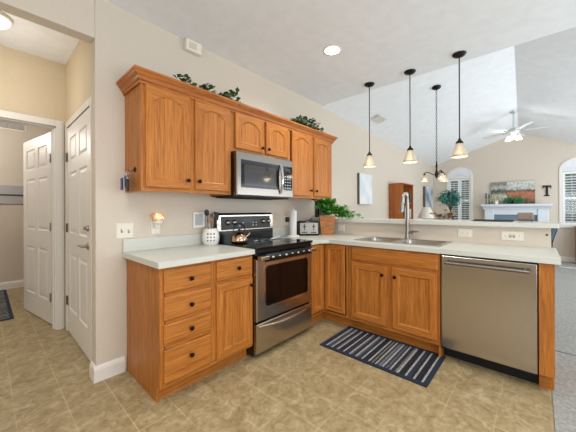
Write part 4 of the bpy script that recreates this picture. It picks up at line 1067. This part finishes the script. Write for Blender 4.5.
# ================================================================ LIVING AND DINING ROOM
def canvas(label, name, fn, u0, u1, v0, v1, d, face, cat='picture'):
    t = thing(name, label, cat, fn((u0 + u1) / 2, (v0 + v1) / 2, 0))
    MB().loops([rect(fn, u0, u1, v0, v1, .0005), rect(fn, u0, u1, v0, v1, d)], 0, False, True, True).build('stretcher', 'canvas_side', t)
    MB().loops([rect(fn, u0 + .001, u1 - .001, v0 + .001, v1 - .001, d + .0003), rect(fn, u0 + .001, u1 - .001, v0 + .001, v1 - .001, d + .0012)], 0, False, True, True).build('painting', face, t)
    return t
noise_mat('abstract_blue', (236, 236, 234), (216, 224, 232), 3.2, 0.8, detail=3, p=(.46, .62))
noise_mat('abstract_sea', (232, 232, 230), (120, 160, 190), 2.6, 0.8, detail=3, p=(.45, .66))
canvas('pale blue and white abstract canvas on the left wall beyond the bar', 'wall_art', fx(0), 3.70, 4.20, 1.335, 1.885, .045, 'abstract_blue')
canvas('blue and white canvas with dark edge on the left wall behind the bookcase', 'wall_art', fx(0), 7.45, 8.15, 1.30, 1.88, .07, 'abstract_sea')
# generic canal-side townscape above the mantel
def town():
    m = mat('townscape', (200, 190, 180), .7)
    sp = N(m, 'ShaderNodeSeparateXYZ'); L(m, coords(m), sp.inputs[0])
    def rng(ax, lo, hi):
        mr = N(m, 'ShaderNodeMapRange'); mr.inputs['From Min'].default_value = lo; mr.inputs['From Max'].default_value = hi; L(m, sp.outputs[ax], mr.inputs['Value']); return mr.outputs[0]
    n = N(m, 'ShaderNodeTexNoise'); n.inputs['Scale'].default_value = 1; n.inputs['Detail'].default_value = 5; L(m, coords(m, (16, 1, 14)), n.inputs['Vector'])
    n2 = N(m, 'ShaderNodeTexNoise'); n2.inputs['Scale'].default_value = 1; n2.inputs['Detail'].default_value = 1; L(m, coords(m, (22, 1, 1)), n2.inputs['Vector'])
    ad = N(m, 'ShaderNodeMath', operation='MULTIPLY_ADD'); ad.inputs[1].default_value = .22; L(m, n2.outputs['Fac'], ad.inputs[0]); L(m, rng('Z', -.29, .29), ad.inputs[2])
    right = ramp(m, ad.outputs[0], [(.22, s2l((112, 92, 76))), (.34, s2l((170, 112, 82))), (.62, s2l((186, 122, 88))), (.70, s2l((96, 84, 70))), (.76, s2l((196, 200, 194))), (1.0, s2l((206, 208, 200)))])
    left = ramp(m, ad.outputs[0], [(.22, s2l((170, 170, 156))), (.45, s2l((226, 224, 212))), (.60, s2l((120, 124, 104))), (.72, s2l((84, 86, 72))), (.84, s2l((190, 196, 188))), (1.0, s2l((150, 140, 126)))])
    lt = N(m, 'ShaderNodeMath', operation='LESS_THAN'); lt.inputs[1].default_value = -.10; L(m, sp.outputs['X'], lt.inputs[0])
    mx = N(m, 'ShaderNodeMixRGB'); L(m, lt.outputs[0], mx.inputs[0]); L(m, right, mx.inputs[1]); L(m, left, mx.inputs[2])
    mz = N(m, 'ShaderNodeMixRGB', blend_type='MULTIPLY'); mz.inputs[0].default_value = .8; L(m, mx.outputs[0], mz.inputs[1])
    L(m, ramp(m, n.outputs['Fac'], [(.38, (.55, .55, .55)), (.56, (1.1, 1.1, 1.1))]), mz.inputs[2])
    L(m, mz.outputs[0], bsdf(m).inputs['Base Color'])
town()
canvas('wide townscape painting of reddish buildings above the mantel', 'painting', fy(FY), 1.425, 2.315, 1.375, 1.955, .04, 'townscape')
# letter T
t = tag(MB().prism([(-.018, -.13), (.018, -.13), (.018, -.13)], lambda u, v, n: Vector((2.53 + u, FY - n, 1.685 + v)), .0005, .001).build('unused', 'black_matte'), 'x', 'x'); bpy.data.objects.remove(t)
poly = [(-.05, -.13), (.05, -.13), (.05, -.108), (.020, -.100), (.020, .095), (.055, .095), (.066, .060), (.078, .060), (.075, .13), (-.075, .13), (-.078, .060), (-.066, .060), (-.055, .095), (-.020, .095), (-.020, -.100), (-.05, -.108)]
tag(MB().prism(poly, lambda u, v, n: Vector((2.53 + u, FY - n, 1.685 + v)), .0005, .025).build('wall_letter', 'black_matte'), 'black serif letter T on the far wall right of the painting', 'letter')
# fireplace
t = thing('fireplace', 'white fireplace surround with mantel shelf on the far wall', 'fireplace', (1.93, FY, 0))
for xa in (1.30, 2.36): MB().box(xa, xa + .20, 8.33, FY - .001, 0, 1.235).build('pilaster', 'mantel_white', t, bevel=.01)
MB().box(1.501, 2.359, 8.35, FY - .001, 1.10, 1.235).build('frieze', 'mantel_white', t)
MB().prism([(FY - .001, 1.2355), (8.32, 1.2355), (8.31, 1.265), (8.27, 1.295), (8.26, 1.32), (FY - .001, 1.32)], lambda u, v, n: Vector((n, u, v)), 1.27, 2.59).build('cornice', 'mantel_white', t)
MB().box(1.235, 2.625, 8.22, FY - .001, 1.3205, 1.37).build('mantel_shelf', 'mantel_white', t, bevel=.006)
MB().box(1.501, 2.359, 8.40, FY - .001, 0, 1.099).build('glass_reflection_panel', 'firebox_reflect_glass', t)  # blue-grey panel painted to stand for reflections in the firebox glass
MB().box(1.62, 2.24, 8.385, 8.3995, .10, .86).build('firebox', 'black_gloss', t)
# candlesticks and greenery on the mantel
for x, h, lab in ((1.335, .30, 'black candlestick on the mantel, nearest its left end'), (1.40, .28, 'black candlestick on the mantel, second from its left end')):
    t = thing('candlestick', lab, 'candlestick', (x, 8.33, 1.3705))
    MB().lathe([(.035, 0), (.035, .008), (.010, .02), (.008, .06), (.014, .075), (.008, .09), (.008, h * .55), (.022, h * .58), (.022, h * .62)], (x, 8.33, 1.3705), 14).build('stand', 'smooth_black', t)
    MB().lathe([(.016, h * .62 + .0005), (.016, h), (.0, h)], (x, 8.33, 1.3705), 12).build('candle', 'candle_teal', t)
r = random.Random(9)
t = thing('fern', 'bright green potted fern in the middle of the mantel', 'plant', (1.93, 8.33, 1.3705))
MB().lathe([(.05, 0), (.065, .06), (.07, .07), (.06, .07), (.0, .06)], (1.90, 8.33, 1.3705), 16).build('pot', 'smooth_black', t)
lf = MB()
for i in range(240):
    a = r.random() * 2 * PI; e = r.uniform(-.1, 1.2); R_ = r.uniform(.03, .20)
    p = Vector((1.92 + R_ * math.cos(a) * math.cos(e * .8), 8.33 + .35 * R_ * math.sin(a), 1.435 + .12 * math.sin(e) * r.random() + .01))
    if p.z < 1.385: p.z = 1.385
    lf.leaf(p, (math.cos(a), math.sin(a) * .3, r.uniform(-.5, .4)), (0, -.6, 1), r.uniform(.05, .09), .03)
lf.build('leaves', 'fern_green', t, recalc=False)
t = thing('mantel_flowers', 'white and pale green flower sprays before the left half of the painting', 'flowers', (1.56, 8.30, 1.3705))
MB().lathe([(.03, 0), (.04, .05), (.03, .10), (.025, .10), (.0, .09)], (1.56, 8.30, 1.3705), 14).build('vase', 'ceramic', t)
lf = MB()
for i in range(110):
    p = Vector((1.56 + r.uniform(-.12, .12), 8.30 + r.uniform(-.05, .05), 1.46 + r.uniform(-.03, .17)))
    lf.leaf(p, (r.uniform(-1, 1), r.uniform(-1, .3), r.uniform(-.3, 1)), (0, -.8, 1), .04, .03, 0 if r.random() < .75 else 1)
lf.build('petals', ['cream_petal', 'teal_leaf'], t, recalc=False)
# bookcase against the left wall
t = thing('bookcase', 'tall narrow oak bookcase with books against the left wall', 'bookcase', (.15, 5.4, 0))
x0, x1, ya, yb, H = .02, .30, 5.08, 5.72, 1.77
MB().box(x0, x1, ya, ya + .02, 0.003, H).build('side_panel', 'bookcase_oak', t)
MB().box(x0, x1, yb - .02, yb, 0.003, H).build('side_panel', 'bookcase_oak', t)
MB().box(x0 - .015, x0 - .001, ya, yb, 0.003, H).build('back_panel', 'bookcase_oak', t)
MB().box(x0, x1 + .008, ya - .008, yb + .008, H + .0005, H + .022).build('top', 'bookcase_oak', t)
SZ = [.08, .40, .72, 1.04, 1.36]
for z in SZ: MB().box(x0, x1 - .01, ya + .0205, yb - .0205, z, z + .018).build('shelf', 'bookcase_oak', t)
r = random.Random(5); cols = ['book_blue', 'book_black', 'book_cream', 'book_red', 'paper_white', 'book_black']
names = {.08: 'bottom', .40: 'second', .72: 'third', 1.04: 'fourth', 1.36: 'top'}
for z in SZ[2:]:
    y = ya + .03
    while y < yb - .10:
        wv = r.uniform(.022, .042); h = r.uniform(.18, .26); ml = r.choice(cols); dep = r.uniform(.15, .2)
        bo = thing('book', 'upright book in the row on the ' + names[z] + ' shelf of the oak bookcase', 'book', (.2, y, z + .0185), 'books on the ' + names[z] + ' bookcase shelf')
        bo.location = (.2, y, z + .0185)
        c_ = MB().box(x1 - .03 - dep, x1 - .03, y, y + .0025, z + .0185, z + .0185 + h).box(x1 - .03 - dep, x1 - .03, y + wv - .0025, y + wv, z + .0185, z + .0185 + h).box(x1 - .030, x1 - .0275, y, y + wv, z + .0185, z + .0185 + h).build('cover', ml, bo)
        MB().box(x1 - .03 - dep + .004, x1 - .0305, y + .0027, y + wv - .0027, z + .021, z + .0185 + h - .004).build('pages', 'paper_white', bo)
        y += wv + .002
        if r.random() < .12: y += .06
# table lamp
cx, cy = .48, 5.98 + .05
t = thing('side_table', 'small round dark side table below the cream lamp', 'table', (cx, cy, 0))
MB().lathe([(.24, .0), (.25, .01), (.25, .025), (.0, .025)], (cx, cy, .60), 28).build('table_top', 'dark_wood', t)
MB().tube([(cx, cy, .03), (cx, cy, .60)], .02, 10).build('pedestal', 'dark_wood', t)
MB().lathe([(.17, .005), (.17, .02), (.03, .035), (.0, .035)], (cx, cy, 0), 20).build('base', 'dark_wood', t)
t = thing('table_lamp', 'table lamp with wide cream shade beyond the bar right of the bookcase', 'lamp', (cx, cy, .6255))
MB().lathe([(.08, 0), (.085, .01), (.03, .03), (.05, .12), (.07, .20), (.04, .30), (.012, .34), (.008, .40), (.008, .45), (.0, .45)], (cx, cy, .6255), 20).build('lamp_base', 'ceramic', t)
MB().lathe([(.175, 1.045), (.085, 1.29), (.082, 1.29), (.171, 1.045)], (cx, cy, 0), 28, cap=False).tube([(cx - .083, cy, 1.285), (cx + .083, cy, 1.285)], .002, 4).tube([(cx, cy, 1.06), (cx, cy, 1.295)], .003, 4).build('lamp_shade', 'lamp_cloth', t)
# dining table with centrepiece
cx, cy = 1.33, 3.82
t = thing('dining_table', 'round dark wood dining table under the chandelier', 'table', (cx, cy, 0))
MB().lathe([(.52, .72), (.55, .73), (.55, .755), (.54, .76), (.0, .76)], (cx, cy, 0), 36).build('table_top', 'dark_wood', t)
MB().lathe([(.06, .06), (.045, .2), (.07, .4), (.05, .6), (.12, .719)], (cx, cy, 0), 18).build('pedestal', 'dark_wood', t)
for k in range(4):
    a = PI / 4 + k * PI / 2; d = Vector((math.cos(a), math.sin(a), 0))
    MB().tube([Vector((cx, cy, .14)) + d * .05, Vector((cx, cy, .09)) + d * .2, Vector((cx, cy, .030)) + d * .36], [.03, .028, .024], 8).build('leg', 'dark_wood', t)
t = thing('flower_centerpiece', 'dried gold, cream and rust flowers in a vase on the dining table', 'flowers', (cx, cy, .7605))
MB().lathe([(.07, 0), (.10, .06), (.11, .14), (.07, .22), (.06, .27), (.055, .27), (.0, .2)], (cx, cy, .7605), 20).build('vase', 'ceramic', t)
lf = MB(); st = MB(); r = random.Random(12)
for i in range(40):
    a = r.random() * 2 * PI; q = r.uniform(.03, .17); e = Vector((cx + q * math.cos(a), cy + q * math.sin(a), r.uniform(1.12, 1.23) - q * .25))
    st.tube([(cx, cy, .95), (cx + q * .4 * math.cos(a), cy + q * .4 * math.sin(a), 1.04), e], .002, 4); mm = r.choice([0, 0, 1, 2, 2])
    for k in range(9):
        b = k * 2 * PI / 9; lf.leaf(e, (math.cos(b), math.sin(b), r.uniform(.1, .7)), (0, 0, 1), .045, .034, mm)
st.build('stems', 'stem_brown', t); lf.build('petals', ['gold_petal', 'rust_petal', 'cream_petal'], t, recalc=False)
# artificial tree by the far window
cx, cy = .66, 7.6
t = thing('potted_tree', 'blue-green artificial tree with curved trunk by the left far window', 'tree', (cx, cy, 0.005))
MB().lathe([(.12, .006), (.16, .25), (.165, .30), (.15, .30), (.14, .27), (.0, .27)], (cx, cy, 0), 22).build('pot', 'ceramic', t)
tp = [(cx + .04, cy, .27), (cx + .10, cy, .6), (cx + .04, cy, 1.0), (cx - .02, cy, 1.2), (cx + .04, cy, 1.45), (cx - .02, cy, 1.65)]
mb = MB().tube(tp, [.022, .020, .016, .014, .010, .006], 8)
r = random.Random(21); lf = MB()
tc = Vector((cx - .05, cy, 1.52))
for i in range(44):
    a = r.random() * 2 * PI; el = r.uniform(-.9, 1.3); q = r.uniform(.10, .24)
    e = tc + Vector((math.cos(a) * math.cos(el) * q * 1.1, math.sin(a) * math.cos(el) * q * 1.1, math.sin(el) * q * .9)); b0 = Vector(tp[r.choice([3, 4, 4, 5])])
    mb.tube([b0, (b0 + e) * .5 + Vector((0, 0, .04)), e], .004, 4)
    for k in range(26):
        p = e + Vector((r.gauss(0, .045), r.gauss(0, .045), r.gauss(0, .04)))
        lf.leaf(p, (r.uniform(-1, 1), r.uniform(-1, 1), r.uniform(-.8, .5)), (r.uniform(-.6, .6), r.uniform(-.6, .6), 1), r.uniform(.05, .08), r.uniform(.03, .045), 0 if r.random() < .7 else 1)
mb.build('trunk', 'stem_brown', t); lf.build('leaves', ['teal_leaf', 'fern_green'], t, recalc=False)
# wooden cabinet at the right of the far wall
t = thing('side_cabinet', 'light wooden cabinet on the carpet at the far right below the window', 'cabinet', (3.3, 8.2, .005))
x0, x1, ya, yb = 3.0, 3.8, 8.08, 8.45
MB().box(x0, x1, ya + .02, yb, .06, .82).build('carcass', 'bookcase_oak', t)
MB().box(x0 - .015, x1 + .015, ya - .005, yb, .8205, .85).build('top', 'bookcase_oak', t, bevel=.004)
for a in (x0 + .01, (x0 + x1) / 2 + .005):
    o = MB().box(a, a + (x1 - x0) / 2 - .015, ya, ya + .0195, .09, .80).build('door', 'bookcase_oak', t, bevel=.004)
    MB().lathe([(.006, 0), (.012, .012), (.0, .02)], (a + (.36 if a < 3.2 else .04), ya - .0002, .5), 10, axis='-y').build('knob', 'bronze', o)
for a in (x0 + .02, x1 - .06):
    for b in (ya + .03, yb - .06): MB().box(a, a + .04, b, b + .04, .005, .0595).build('leg', 'bookcase_oak', t)
